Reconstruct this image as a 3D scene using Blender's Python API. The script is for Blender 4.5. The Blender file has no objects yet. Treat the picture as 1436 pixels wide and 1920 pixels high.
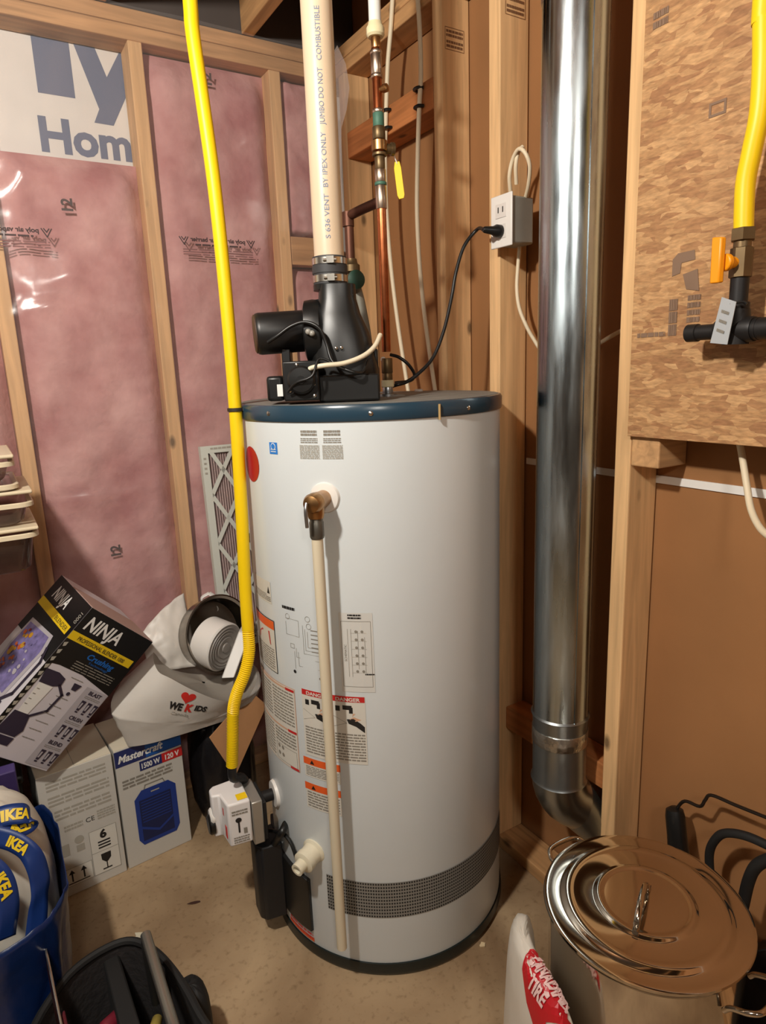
import bpy, bmesh, math, random
from mathutils import Vector, Matrix, Euler, noise as mnoise
random.seed(7)
SC = bpy.context.scene
COL = SC.collection

# ------------------------------------------------------------------ camera, light, exposure
IW, IH = 1436.0, 1920.0
FPX, PITCH, ROLL, YAW, CH = 1229.84, 0.21634, -0.037899, 0.545319, 1.37
fw = Vector((math.sin(YAW)*math.cos(PITCH), math.cos(YAW)*math.cos(PITCH), -math.sin(PITCH)))
rt0 = Vector((math.cos(YAW), -math.sin(YAW), 0)); up0 = rt0.cross(fw)
rt = rt0*math.cos(ROLL) + up0*math.sin(ROLL)
up = up0*math.cos(ROLL) - rt0*math.sin(ROLL)
CAM = Vector((0, 0, CH))
cd = bpy.data.cameras.new('camera'); cam = bpy.data.objects.new('camera', cd); COL.objects.link(cam)
m3 = Matrix((rt, up, -fw)).transposed()
cam.matrix_world = Matrix.Translation(CAM) @ m3.to_4x4()
cd.sensor_fit = 'VERTICAL'; cd.sensor_height = 36.0; cd.lens = 36.0*FPX/IH; cd.clip_start = 0.02
SC.camera = cam
SC.view_settings.view_transform = 'Standard'; SC.view_settings.look = 'None'
SC.view_settings.gamma = 1.0; SC.view_settings.use_curve_mapping = False
SC.view_settings.exposure = 0.0
w = bpy.data.worlds.new('world'); SC.world = w; w.use_nodes = True
w.node_tree.nodes['Background'].inputs[0].default_value = (1.0, 0.9, 0.8, 1)
w.node_tree.nodes['Background'].inputs[1].default_value = 0.02
LAMP = Vector((-0.38, 0.585, 2.17))
ld = bpy.data.lights.new('bulb_light', 'POINT'); lo = bpy.data.objects.new('bulb_light', ld); COL.objects.link(lo)
lo.location = LAMP; ld.energy = 104.0; ld.color = (1.0, 0.95, 0.86); ld.shadow_soft_size = 0.045
ld2 = bpy.data.lights.new('fill_light', 'POINT'); lo2 = bpy.data.objects.new('fill_light', ld2); COL.objects.link(lo2)
lo2.location = (-0.25, -0.95, 2.17); ld2.energy = 42.0; ld2.color = (1.0, 0.95, 0.86); ld2.shadow_soft_size = 0.12  # unseen light added behind the camera as soft fill

# ------------------------------------------------------------------ pixel -> point on a plane of the room
def ray(px, py):
    return fw + rt*((px-IW/2)/FPX) - up*((py-IH/2)/FPX)
def AX(px, py, x): v = ray(px, py); return CAM + v*(x/v.x)
def AY(px, py, y): v = ray(px, py); return CAM + v*(y/v.y)
def AZ(px, py, z): v = ray(px, py); return CAM + v*((z-CH)/v.z)
FH = Vector((math.sin(YAW), math.cos(YAW), 0)); RH = rt0.copy()
def AD(px, py, d): v = ray(px, py); return CAM + v*(d/v.dot(FH))
TX, TY, TR, TH = 0.7847, 1.3338, 0.298, 1.305
def ACY(px, py):
    v = ray(px, py); a = v.x*v.x+v.y*v.y; b = -(v.x*TX+v.y*TY); c = TX*TX+TY*TY-TR*TR
    t = (-b-math.sqrt(max(0, b*b-a*c)))/a; P = CAM+v*t
    ph = math.atan2(P.y-TY, P.x-TX)-math.atan2(-TY, -TX)
    ph = (ph+math.pi) % (2*math.pi)-math.pi
    return ph*TR, P.z
def cyl_map(u, v, off):
    a = math.atan2(-TY, -TX)+u/TR
    return Vector((TX+(TR+off)*math.cos(a), TY+(TR+off)*math.sin(a), v))

# ------------------------------------------------------------------ materials
def s2l(c):
    return tuple((x/12.92 if x <= .04045 else ((x+.055)/1.055)**2.4) for x in [k/255. for k in c])
MATS = {}
def mat(name, rgb, rough=.55, metal=0., spec=.5, vary=0., vscale=12., stretch=(1, 1, 1), bump=0., bscale=60., coat=0., rgb2=None, rvar=0., bstretch=None):
    if name in MATS: return MATS[name]
    m = bpy.data.materials.new(name); m.use_nodes = True; nt = m.node_tree; N = nt.nodes; L = nt.links
    b = N['Principled BSDF']
    c = s2l(rgb)
    b.inputs['Roughness'].default_value = rough; b.inputs['Metallic'].default_value = metal
    b.inputs['Specular IOR Level'].default_value = spec; b.inputs['Coat Weight'].default_value = coat
    tc = N.new('ShaderNodeTexCoord'); mp = N.new('ShaderNodeMapping'); L.new(tc.outputs['Object'], mp.inputs[0])
    mp.inputs['Scale'].default_value = stretch
    no = N.new('ShaderNodeTexNoise'); no.inputs['Scale'].default_value = vscale; no.inputs['Detail'].default_value = 5
    L.new(mp.outputs[0], no.inputs['Vector'])
    rp = N.new('ShaderNodeValToRGB')
    lo_, hi_ = [tuple(max(0, x*k) for x in c) for k in (1-vary, 1+vary)]
    if rgb2: hi_ = s2l(rgb2); lo_ = c
    rp.color_ramp.elements[0].position = .3; rp.color_ramp.elements[1].position = .7
    rp.color_ramp.elements[0].color = (*lo_, 1); rp.color_ramp.elements[1].color = (*hi_, 1)
    L.new(no.outputs['Fac'], rp.inputs[0]); L.new(rp.outputs[0], b.inputs['Base Color'])
    if rvar:
        mr = N.new('ShaderNodeMapRange'); mr.inputs[3].default_value = rough-rvar; mr.inputs[4].default_value = rough+rvar
        mr.inputs[1].default_value = .3; mr.inputs[2].default_value = .7
        L.new(no.outputs['Fac'], mr.inputs[0]); L.new(mr.outputs[0], b.inputs['Roughness'])
    if bump:
        n2 = N.new('ShaderNodeTexNoise'); n2.inputs['Scale'].default_value = bscale; n2.inputs['Detail'].default_value = 4
        mp2 = N.new('ShaderNodeMapping'); mp2.inputs['Scale'].default_value = bstretch or stretch
        L.new(tc.outputs['Object'], mp2.inputs[0]); L.new(mp2.outputs[0], n2.inputs['Vector'])
        bp = N.new('ShaderNodeBump'); bp.inputs['Strength'].default_value = bump; bp.inputs['Distance'].default_value = .01
        L.new(n2.outputs['Fac'], bp.inputs['Height']); L.new(bp.outputs[0], b.inputs['Normal'])
    MATS[name] = m; return m

def wood(name, rgb, axis='z', dark=.72):
    if name in MATS: return MATS[name]
    m = bpy.data.materials.new(name); m.use_nodes = True; nt = m.node_tree; N = nt.nodes; L = nt.links
    b = N['Principled BSDF']; b.inputs['Roughness'].default_value = .62; b.inputs['Specular IOR Level'].default_value = .3
    tc = N.new('ShaderNodeTexCoord'); oi = N.new('ShaderNodeObjectInfo')
    ad = N.new('ShaderNodeVectorMath'); ad.operation = 'ADD'
    L.new(tc.outputs['Object'], ad.inputs[0])
    sc = N.new('ShaderNodeVectorMath'); sc.operation = 'SCALE'; sc.inputs[3].default_value = 7.3
    cv = N.new('ShaderNodeCombineXYZ'); [L.new(oi.outputs['Random'], cv.inputs[i]) for i in range(3)]
    L.new(cv.outputs[0], sc.inputs[0]); L.new(sc.outputs[0], ad.inputs[1])
    mp = N.new('ShaderNodeMapping'); st = {'x': (.06, 1, 1), 'y': (1, .06, 1), 'z': (1, 1, .06)}[axis]
    mp.inputs['Scale'].default_value = st; L.new(ad.outputs[0], mp.inputs[0])
    n1 = N.new('ShaderNodeTexNoise'); n1.inputs['Scale'].default_value = 55; n1.inputs['Detail'].default_value = 6; n1.inputs['Distortion'].default_value = .6
    L.new(mp.outputs[0], n1.inputs['Vector'])
    rp = N.new('ShaderNodeValToRGB'); c = s2l(rgb)
    rp.color_ramp.elements[0].position = .32; rp.color_ramp.elements[1].position = .68
    rp.color_ramp.elements[0].color = (*[x*dark for x in c], 1); rp.color_ramp.elements[1].color = (*[min(1, x*1.12) for x in c], 1)
    L.new(n1.outputs['Fac'], rp.inputs[0])
    # knots
    vo = N.new('ShaderNodeTexVoronoi'); vo.inputs['Scale'].default_value = 6.5
    mk = N.new('ShaderNodeMapping'); mk.inputs['Scale'].default_value = {'x': (.8, 1.6, 1.6), 'y': (1.6, .8, 1.6), 'z': (1.6, 1.6, .8)}[axis]
    L.new(ad.outputs[0], mk.inputs[0]); L.new(mk.outputs[0], vo.inputs['Vector'])
    kr = N.new('ShaderNodeValToRGB'); kr.color_ramp.elements[0].position = .05; kr.color_ramp.elements[1].position = .13
    kr.color_ramp.elements[0].color = (1, 1, 1, 1); kr.color_ramp.elements[1].color = (0, 0, 0, 1)
    L.new(vo.outputs['Distance'], kr.inputs[0])
    mx = N.new('ShaderNodeMix'); mx.data_type = 'RGBA'
    L.new(kr.outputs[0], mx.inputs[0]); L.new(rp.outputs[0], mx.inputs[6]); mx.inputs[7].default_value = (*[x*.28 for x in c], 1)
    L.new(mx.outputs[2], b.inputs['Base Color'])
    bp = N.new('ShaderNodeBump'); bp.inputs['Strength'].default_value = .15; bp.inputs['Distance'].default_value = .004
    L.new(n1.outputs['Fac'], bp.inputs['Height']); L.new(bp.outputs[0], b.inputs['Normal'])
    MATS[name] = m; return m

def osb_mat():
    m = bpy.data.materials.new('oriented strand board'); m.use_nodes = True; nt = m.node_tree; N = nt.nodes; L = nt.links
    b = N['Principled BSDF']; b.inputs['Roughness'].default_value = .6; b.inputs['Specular IOR Level'].default_value = .35
    tc = N.new('ShaderNodeTexCoord')
    prev = None
    for i, (ang, s) in enumerate(((.5, 1.), (-.75, 1.1), (1.25, .9), (.1, 1.25))):
        mp = N.new('ShaderNodeMapping'); mp.inputs['Rotation'].default_value = (ang, 0, 0); mp.inputs['Scale'].default_value = (1, 26*s, 88*s)
        mp.inputs['Location'].default_value = (0, i*3.7, i*1.9)
        L.new(tc.outputs['Object'], mp.inputs[0])
        # wobble
        v = N.new('ShaderNodeTexVoronoi'); v.inputs['Scale'].default_value = 1.; v.feature = 'F1'
        nz = N.new('ShaderNodeTexNoise'); nz.inputs['Scale'].default_value = 25
        L.new(tc.outputs['Object'], nz.inputs['Vector'])
        mxv = N.new('ShaderNodeVectorMath'); mxv.operation = 'MULTIPLY_ADD'; mxv.inputs[1].default_value = (0, .5, .5)
        L.new(nz.outputs['Color'], mxv.inputs[0]); L.new(mp.outputs[0], mxv.inputs[2]); L.new(mxv.outputs[0], v.inputs['Vector'])
        sep = N.new('ShaderNodeSeparateColor'); L.new(v.outputs['Color'], sep.inputs[0])
        rp = N.new('ShaderNodeValToRGB'); e = rp.color_ramp.elements
        e[0].position = 0; e[0].color = (*s2l((156, 112, 76)), 1); e[1].position = 1; e[1].color = (*s2l((196, 154, 108)), 1)
        k = e.new(.45); k.color = (*s2l((172, 130, 88)), 1)
        L.new(sep.outputs[0], rp.inputs[0])
        if prev is None: prev = rp.outputs[0]
        else:
            th = N.new('ShaderNodeMath'); th.operation = 'GREATER_THAN'; th.inputs[1].default_value = .5; L.new(sep.outputs[1], th.inputs[0])
            mx = N.new('ShaderNodeMix'); mx.data_type = 'RGBA'; L.new(th.outputs[0], mx.inputs[0]); L.new(prev, mx.inputs[6]); L.new(rp.outputs[0], mx.inputs[7]); prev = mx.outputs[2]
    fm_ = N.new('ShaderNodeMapping'); fm_.inputs['Scale'].default_value = (1, 60, 220); fm_.inputs['Rotation'].default_value = (.4, 0, 0); L.new(tc.outputs['Object'], fm_.inputs[0])
    fz = N.new('ShaderNodeTexNoise'); fz.inputs['Scale'].default_value = 1.; fz.inputs['Detail'].default_value = 5; L.new(fm_.outputs[0], fz.inputs['Vector'])
    fr_ = N.new('ShaderNodeMapRange'); fr_.inputs[1].default_value = .25; fr_.inputs[2].default_value = .75; fr_.inputs[3].default_value = .72; fr_.inputs[4].default_value = 1.25; L.new(fz.outputs['Fac'], fr_.inputs[0])
    fx_ = N.new('ShaderNodeMix'); fx_.data_type = 'RGBA'; fx_.blend_type = 'MULTIPLY'; fx_.inputs[0].default_value = 1.
    L.new(prev, fx_.inputs[6]); L.new(fr_.outputs[0], fx_.inputs[7]); prev = fx_.outputs[2]
    L.new(prev, b.inputs['Base Color'])
    bw = N.new('ShaderNodeRGBToBW'); L.new(prev, bw.inputs[0])
    bp = N.new('ShaderNodeBump'); bp.inputs['Strength'].default_value = .35; bp.inputs['Distance'].default_value = .006
    L.new(bw.outputs[0], bp.inputs['Height']); L.new(bp.outputs[0], b.inputs['Normal'])
    return m

def film(name, tint, haze, gloss_rough=.12, hazecol=(220, 215, 212), fres=1.5, bump=.0):
    m = bpy.data.materials.new(name); m.use_nodes = True; nt = m.node_tree; N = nt.nodes; L = nt.links
    N.remove(N['Principled BSDF']); out = N['Material Output']
    tr = N.new('ShaderNodeBsdfTransparent'); tr.inputs[0].default_value = (*tint, 1)
    df = N.new('ShaderNodeBsdfDiffuse'); df.inputs[0].default_value = (*s2l(hazecol), 1)
    gl = N.new('ShaderNodeBsdfGlossy'); gl.inputs['Roughness'].default_value = gloss_rough
    m1 = N.new('ShaderNodeMixShader'); m1.inputs[0].default_value = haze; L.new(tr.outputs[0], m1.inputs[1]); L.new(df.outputs[0], m1.inputs[2])
    fr = N.new('ShaderNodeFresnel'); ge = N.new('ShaderNodeNewGeometry'); mi2 = N.new('ShaderNodeMapRange')
    mi2.inputs[3].default_value = fres; mi2.inputs[4].default_value = 1/fres   # a thin film reflects alike on both sides
    L.new(ge.outputs['Backfacing'], mi2.inputs[0]); L.new(mi2.outputs[0], fr.inputs[0])
    m2 = N.new('ShaderNodeMixShader'); L.new(fr.outputs[0], m2.inputs[0]); L.new(m1.outputs[0], m2.inputs[1]); L.new(gl.outputs[0], m2.inputs[2])
    L.new(m2.outputs[0], out.inputs[0])
    if bump:
        tc = N.new('ShaderNodeTexCoord'); nz = N.new('ShaderNodeTexNoise'); nz.inputs['Scale'].default_value = 9; nz.inputs['Detail'].default_value = 3
        L.new(tc.outputs['Object'], nz.inputs['Vector'])
        bp = N.new('ShaderNodeBump'); bp.inputs['Strength'].default_value = bump; bp.inputs['Distance'].default_value = .02
        L.new(nz.outputs['Fac'], bp.inputs['Height'])
        for n_ in (gl, fr): L.new(bp.outputs[0], n_.inputs['Normal'])
    return m

def concrete():
    m = bpy.data.materials.new('stained concrete'); m.use_nodes = True; nt = m.node_tree; N = nt.nodes; L = nt.links
    b = N['Principled BSDF']; b.inputs['Specular IOR Level'].default_value = .35
    tc = N.new('ShaderNodeTexCoord')
    def nz(s, d=5, dist=0.):
        n = N.new('ShaderNodeTexNoise'); n.inputs['Scale'].default_value = s; n.inputs['Detail'].default_value = d; n.inputs['Distortion'].default_value = dist
        L.new(tc.outputs['Object'], n.inputs['Vector']); return n
    a = nz(3.2, 6, .8); rp = N.new('ShaderNodeValToRGB'); e = rp.color_ramp.elements
    e[0].position = .3; e[0].color = (*s2l((134, 108, 80)), 1); e[1].position = .72; e[1].color = (*s2l((186, 160, 126)), 1)
    L.new(a.outputs['Fac'], rp.inputs[0])
    f = nz(70, 4); r2 = N.new('ShaderNodeValToRGB'); e = r2.color_ramp.elements
    e[0].position = .25; e[0].color = (.62, .58, .54, 1); e[1].position = .45; e[1].color = (1, 1, 1, 1); L.new(f.outputs['Fac'], r2.inputs[0])
    mx = N.new('ShaderNodeMix'); mx.data_type = 'RGBA'; mx.blend_type = 'MULTIPLY'; mx.inputs[0].default_value = .8
    L.new(rp.outputs[0], mx.inputs[6]); L.new(r2.outputs[0], mx.inputs[7])
    L.new(mx.outputs[2], b.inputs['Base Color'])
    b.inputs['Roughness'].default_value = .55
    bp = N.new('ShaderNodeBump'); bp.inputs['Strength'].default_value = .12; bp.inputs['Distance'].default_value = .004
    L.new(f.outputs['Fac'], bp.inputs['Height']); L.new(bp.outputs[0], b.inputs['Normal'])
    return m

STUD = wood('stud wood', (222, 180, 130), 'z', .80); STUDY = wood('plate wood', (196, 150, 102), 'y'); STUDX = wood('back plate wood', (198, 154, 108), 'x')
BLOCKW = wood('fire block wood', (190, 122, 72), 'y')
OSB = osb_mat()
M_PAPER = mat('drywall back paper', (153, 108, 69), .8, vary=.07, vscale=4, spec=.2)
M_DRY = mat('dim room wall', (96, 84, 74), .8)
M_WRAP = mat('white house wrap', (222, 220, 214), .6, vary=.03)
M_WRAPINK = mat('house wrap ink', (104, 114, 138), .6)
M_PINK = mat('pink fibreglass', (172, 116, 116), .95, spec=.1, vary=.16, vscale=7, bump=.5, bscale=26, rgb2=(214, 170, 166))
M_POLY = film('poly vapour film', (.97, .95, .95), .07, .16, bump=.0)
M_INK = mat('film ink', (70, 55, 55), .7)
M_FLOOR = concrete()
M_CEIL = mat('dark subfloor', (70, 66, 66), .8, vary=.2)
M_TANK = mat('white enamel', (212, 218, 220), .30, spec=.5, vary=.01, coat=.1)
M_LID = mat('teal enamel', (38, 62, 78), .25, spec=.5)
M_LIDTOP = mat('dusty lid top', (120, 118, 112), .6, vary=.15, vscale=20)
M_DKGREEN = mat('dark green plastic', (16, 26, 26), .35)
M_BLACK = mat('black plastic', (17, 17, 17), .38, vary=.2)
M_BLACKM = mat('black matte', (14, 13, 13), .7)
M_RUBBER = mat('grey rubber', (52, 52, 54), .6)
M_STEEL = mat('bright steel', (200, 196, 188), .25, 1.)
M_ZINC = mat('zinc', (168, 172, 176), .35, 1.)
M_BRASS = mat('brass', (168, 128, 84), .35, 1., vary=.2)
M_BRASSD = mat('dull brass', (116, 96, 68), .45, .8, vary=.25)
M_COPPER = mat('copper', (190, 112, 72), .34, 1., vary=.2, vscale=40)
M_COPPERD = mat('dark copper', (96, 62, 48), .5, .7, vary=.25)
M_SOLDER = mat('solder', (190, 172, 156), .35, 1., vary=.15)
M_VERDI = mat('green patina', (70, 110, 92), .6, .2)
M_PVC = mat('cream pvc', (212, 190, 162), .4, vary=.02)
M_CREAM = mat('cream cpvc', (214, 202, 176), .4)
M_NYLON = mat('cream nylon', (222, 210, 170), .4)
M_PEX = mat('translucent white pex', (226, 226, 220), .35)
M_NM = mat('white cable jacket', (224, 208, 178), .5)
M_YEL = mat('yellow hose', (238, 200, 12), .42, spec=.4)
M_YELTAG = mat('yellow tag plastic', (240, 206, 20), .4)
M_ORANGE = mat('orange handle', (240, 150, 10), .4)
M_IRON = mat('black iron', (38, 36, 36), .5, .5, vary=.2)
M_TAG = mat('grey card tag', (168, 172, 176), .5)
M_GALV = mat('galvanised steel', (176, 188, 194), .26, 1., vary=.24, vscale=9, stretch=(3.5, 3.5, .45), rvar=.13)
M_BOX = mat('grey steel box', (150, 150, 142), .5, .4, vary=.1)
M_WHITEP = mat('white plastic', (226, 222, 216), .4)
M_WHITE = mat('white print', (228, 226, 222), .5)
M_LABEL = mat('label paper', (208, 204, 194), .5)
M_LINE = mat('label grey text', (132, 126, 116), .6)
M_LINEL = mat('label pale text', (166, 160, 148), .6)
M_TXT = mat('label black text', (30, 28, 28), .55)
M_RED = mat('red print', (190, 36, 36), .45)
M_REDD = mat('dark red badge', (168, 24, 34), .35)
M_ORNG = mat('orange print', (222, 92, 36), .5)
M_TAN = mat('tan print', (206, 160, 130), .5)
M_BLUE = mat('blue sticker', (40, 120, 200), .45)

# ------------------------------------------------------------------ mesh builder
WM = {}
def setp(o, label=None, cat=None, group=None, kind=None):
    if label: o['label'] = label
    if cat: o['category'] = cat
    if group: o['group'] = group
    if kind: o['kind'] = kind
    return o
def empty(name, label, cat, loc, M=None, group=None):
    o = bpy.data.objects.new(name, None); COL.objects.link(o); o.empty_display_size = .05
    mw = M if M is not None else Matrix.Translation(Vector(loc))
    o.matrix_world = mw; WM[o.name] = mw.copy()
    return setp(o, label, cat, group)

class MB:
    def __init__(s): s.v = []; s.f = []; s.m = []; s.cur = 0
    def add(s, vs, fs):
        n = len(s.v); s.v += [Vector(x) for x in vs]
        for f in fs: s.f.append([n+i for i in f]); s.m.append(s.cur)
        return s
    def box(s, c, size, R=None, taper=1.):
        hx, hy, hz = [k/2. for k in size]
        vs = [Vector((x*(taper if z > 0 else 1), y*(taper if z > 0 else 1), z)) for z in (-hz, hz) for x, y in ((-hx, -hy), (hx, -hy), (hx, hy), (-hx, hy))]
        if R is not None: vs = [R @ q for q in vs]
        c = Vector(c)
        return s.add([c+q for q in vs], [(3, 2, 1, 0), (4, 5, 6, 7), (0, 1, 5, 4), (1, 2, 6, 5), (2, 3, 7, 6), (3, 0, 4, 7)])
    def bx(s, a, b):
        a, b = Vector(a), Vector(b); return s.box((a+b)/2, [abs(k) for k in (b-a)])
    def ring_loft(s, rings, closed_u=True, caps=True):
        n = len(rings[0]); vs = [q for r in rings for q in r]; fs = []
        for i in range(len(rings)-1):
            for j in range(n if closed_u else n-1):
                k = (j+1) % n; fs.append((i*n+j, i*n+k, (i+1)*n+k, (i+1)*n+j))
        if caps:
            fs.append(tuple(range(n))[::-1]); fs.append(tuple((len(rings)-1)*n+j for j in range(n)))
        return s.add(vs, fs)
    def frame(s, d):
        d = d.normalized(); a = Vector((0, 0, 1)) if abs(d.z) < .9 else Vector((1, 0, 0))
        x = a.cross(d).normalized(); y = d.cross(x); return x, y
    def cyl(s, p0, p1, r0, r1=None, n=24, caps=True):
        p0, p1 = Vector(p0), Vector(p1); r1 = r0 if r1 is None else r1
        x, y = s.frame(p1-p0)
        return s.ring_loft([[p+x*(r*math.cos(2*math.pi*j/n))+y*(r*math.sin(2*math.pi*j/n)) for j in range(n)] for p, r in ((p0, r0), (p1, r1))], caps=caps)
    def lathe(s, p0, d, prof, n=32, caps=True):
        p0 = Vector(p0); d = Vector(d).normalized(); x, y = s.frame(d)
        return s.ring_loft([[p0+d*h+x*(r*math.cos(2*math.pi*j/n))+y*(r*math.sin(2*math.pi*j/n)) for j in range(n)] for r, h in prof], caps=caps)
    def tube(s, pts, r, n=12, sm=6, rf=None, flat=None):
        pts = [Vector(q) for q in pts]
        if sm > 1 and len(pts) > 2:
            P = [pts[0]*2-pts[1]]+pts+[pts[-1]*2-pts[-2]]; out = []
            for i in range(1, len(P)-2):
                for k in range(sm):
                    t = k/sm; a, b, c, d = P[i-1:i+3]
                    out.append(.5*((2*b)+(c-a)*t+(2*a-5*b+4*c-d)*t*t+(3*b-a-3*c+d)*t**3))
            out.append(pts[-1]); pts = out
        rings = []; T = (pts[1]-pts[0]).normalized(); x, y = s.frame(T)
        for i, q in enumerate(pts):
            t = (pts[min(i+1, len(pts)-1)]-pts[max(i-1, 0)]).normalized()
            x = (x-t*x.dot(t)).normalized(); y = t.cross(x)
            rr = r if rf is None else rf(i/(len(pts)-1), i)
            fx = 1. if flat is None else flat
            rings.append([q+x*(rr*math.cos(2*math.pi*j/n))+y*(rr*fx*math.sin(2*math.pi*j/n)) for j in range(n)])
        return s.ring_loft(rings)
    def sphere(s, c, r, n=16, m=10, sc=(1, 1, 1)):
        c = Vector(c); rings = []
        for i in range(1, m):
            th = math.pi*i/m; rings.append([c+Vector((sc[0]*r*math.sin(th)*math.cos(2*math.pi*j/n), sc[1]*r*math.sin(th)*math.sin(2*math.pi*j/n), -sc[2]*r*math.cos(th))) for j in range(n)])
        return s.ring_loft(rings)
    def surf(s, fn, nu, nv, thick=0.):
        vs = [Vector(fn(i/nu, j/nv)) for j in range(nv+1) for i in range(nu+1)]
        fs = [(j*(nu+1)+i, j*(nu+1)+i+1, (j+1)*(nu+1)+i+1, (j+1)*(nu+1)+i) for j in range(nv) for i in range(nu)]
        return s.add(vs, fs)
    def prism(s, poly, d):
        poly = [Vector(q) for q in poly]; d = Vector(d); n = len(poly)
        return s.add(poly+[q+d for q in poly], [tuple(range(n))[::-1], tuple(range(n, 2*n))]+[(i, (i+1) % n, n+(i+1) % n, n+i) for i in range(n)])
    def build(s, name, mats, parent=None, smooth=40, bevel=0., bseg=2, solid=0., local=False, subd=0, recalc=True):
        if not isinstance(mats, (list, tuple)): mats = [mats]
        vs = s.v
        if parent is not None:
            mw = WM[parent.name]
            if not local: inv = mw.inverted(); vs = [inv @ q for q in vs]
        else:
            xs = [q.x for q in vs]; ys = [q.y for q in vs]; zs = [q.z for q in vs]
            O = Vector(((min(xs)+max(xs))/2, (min(ys)+max(ys))/2, min(zs))); vs = [q-O for q in vs]; mw = Matrix.Translation(O)
        me = bpy.data.meshes.new(name); me.from_pydata([tuple(q) for q in vs], [], s.f)
        for m in mats: me.materials.append(m)
        me.polygons.foreach_set('material_index', s.m); me.validate(); 
        if recalc:
            bm = bmesh.new(); bm.from_mesh(me); bmesh.ops.recalc_face_normals(bm, faces=bm.faces); bm.to_mesh(me); bm.free()
        o = bpy.data.objects.new(name, me); COL.objects.link(o)
        if smooth:
            me.polygons.foreach_set('use_smooth', [True]*len(me.polygons)); me.set_sharp_from_angle(angle=math.radians(smooth))
        if parent is not None: o.parent = parent; WM[o.name] = mw.copy()
        else: o.matrix_world = mw; WM[o.name] = mw.copy()
        if solid:
            q = o.modifiers.new('solid', 'SOLIDIFY'); q.thickness = solid; q.offset = 0
        if bevel:
            q = o.modifiers.new('bevel', 'BEVEL'); q.width = bevel; q.segments = bseg; q.limit_method = 'ANGLE'; q.angle_limit = math.radians(35)
        if subd:
            q = o.modifiers.new('sub', 'SUBSURF'); q.levels = subd; q.render_levels = subd
        return o

_tc = {}
def text_mesh(s, bold=0., spacing=1.):
    k = (s, bold, spacing)
    if k in _tc: return _tc[k]
    cu = bpy.data.curves.new('lettering', 'FONT'); cu.body = s; cu.size = 1.; cu.offset = bold; cu.resolution_u = 3; cu.space_character = spacing
    cu.align_x = 'LEFT'; o = bpy.data.objects.new('lettering', cu); COL.objects.link(o)
    dg = bpy.context.evaluated_depsgraph_get(); dg.update(); me = bpy.data.meshes.new_from_object(o.evaluated_get(dg))
    vs = [(q.co.x, q.co.y) for q in me.vertices]; fs = [tuple(p.vertices) for p in me.polygons]
    bpy.data.objects.remove(o); bpy.data.curves.remove(cu); bpy.data.meshes.remove(me)
    x0 = min(a for a, _ in vs); x1 = max(a for a, _ in vs)
    _tc[k] = ([(a-x0, b) for a, b in vs], fs, x1-x0); return _tc[k]

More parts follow.
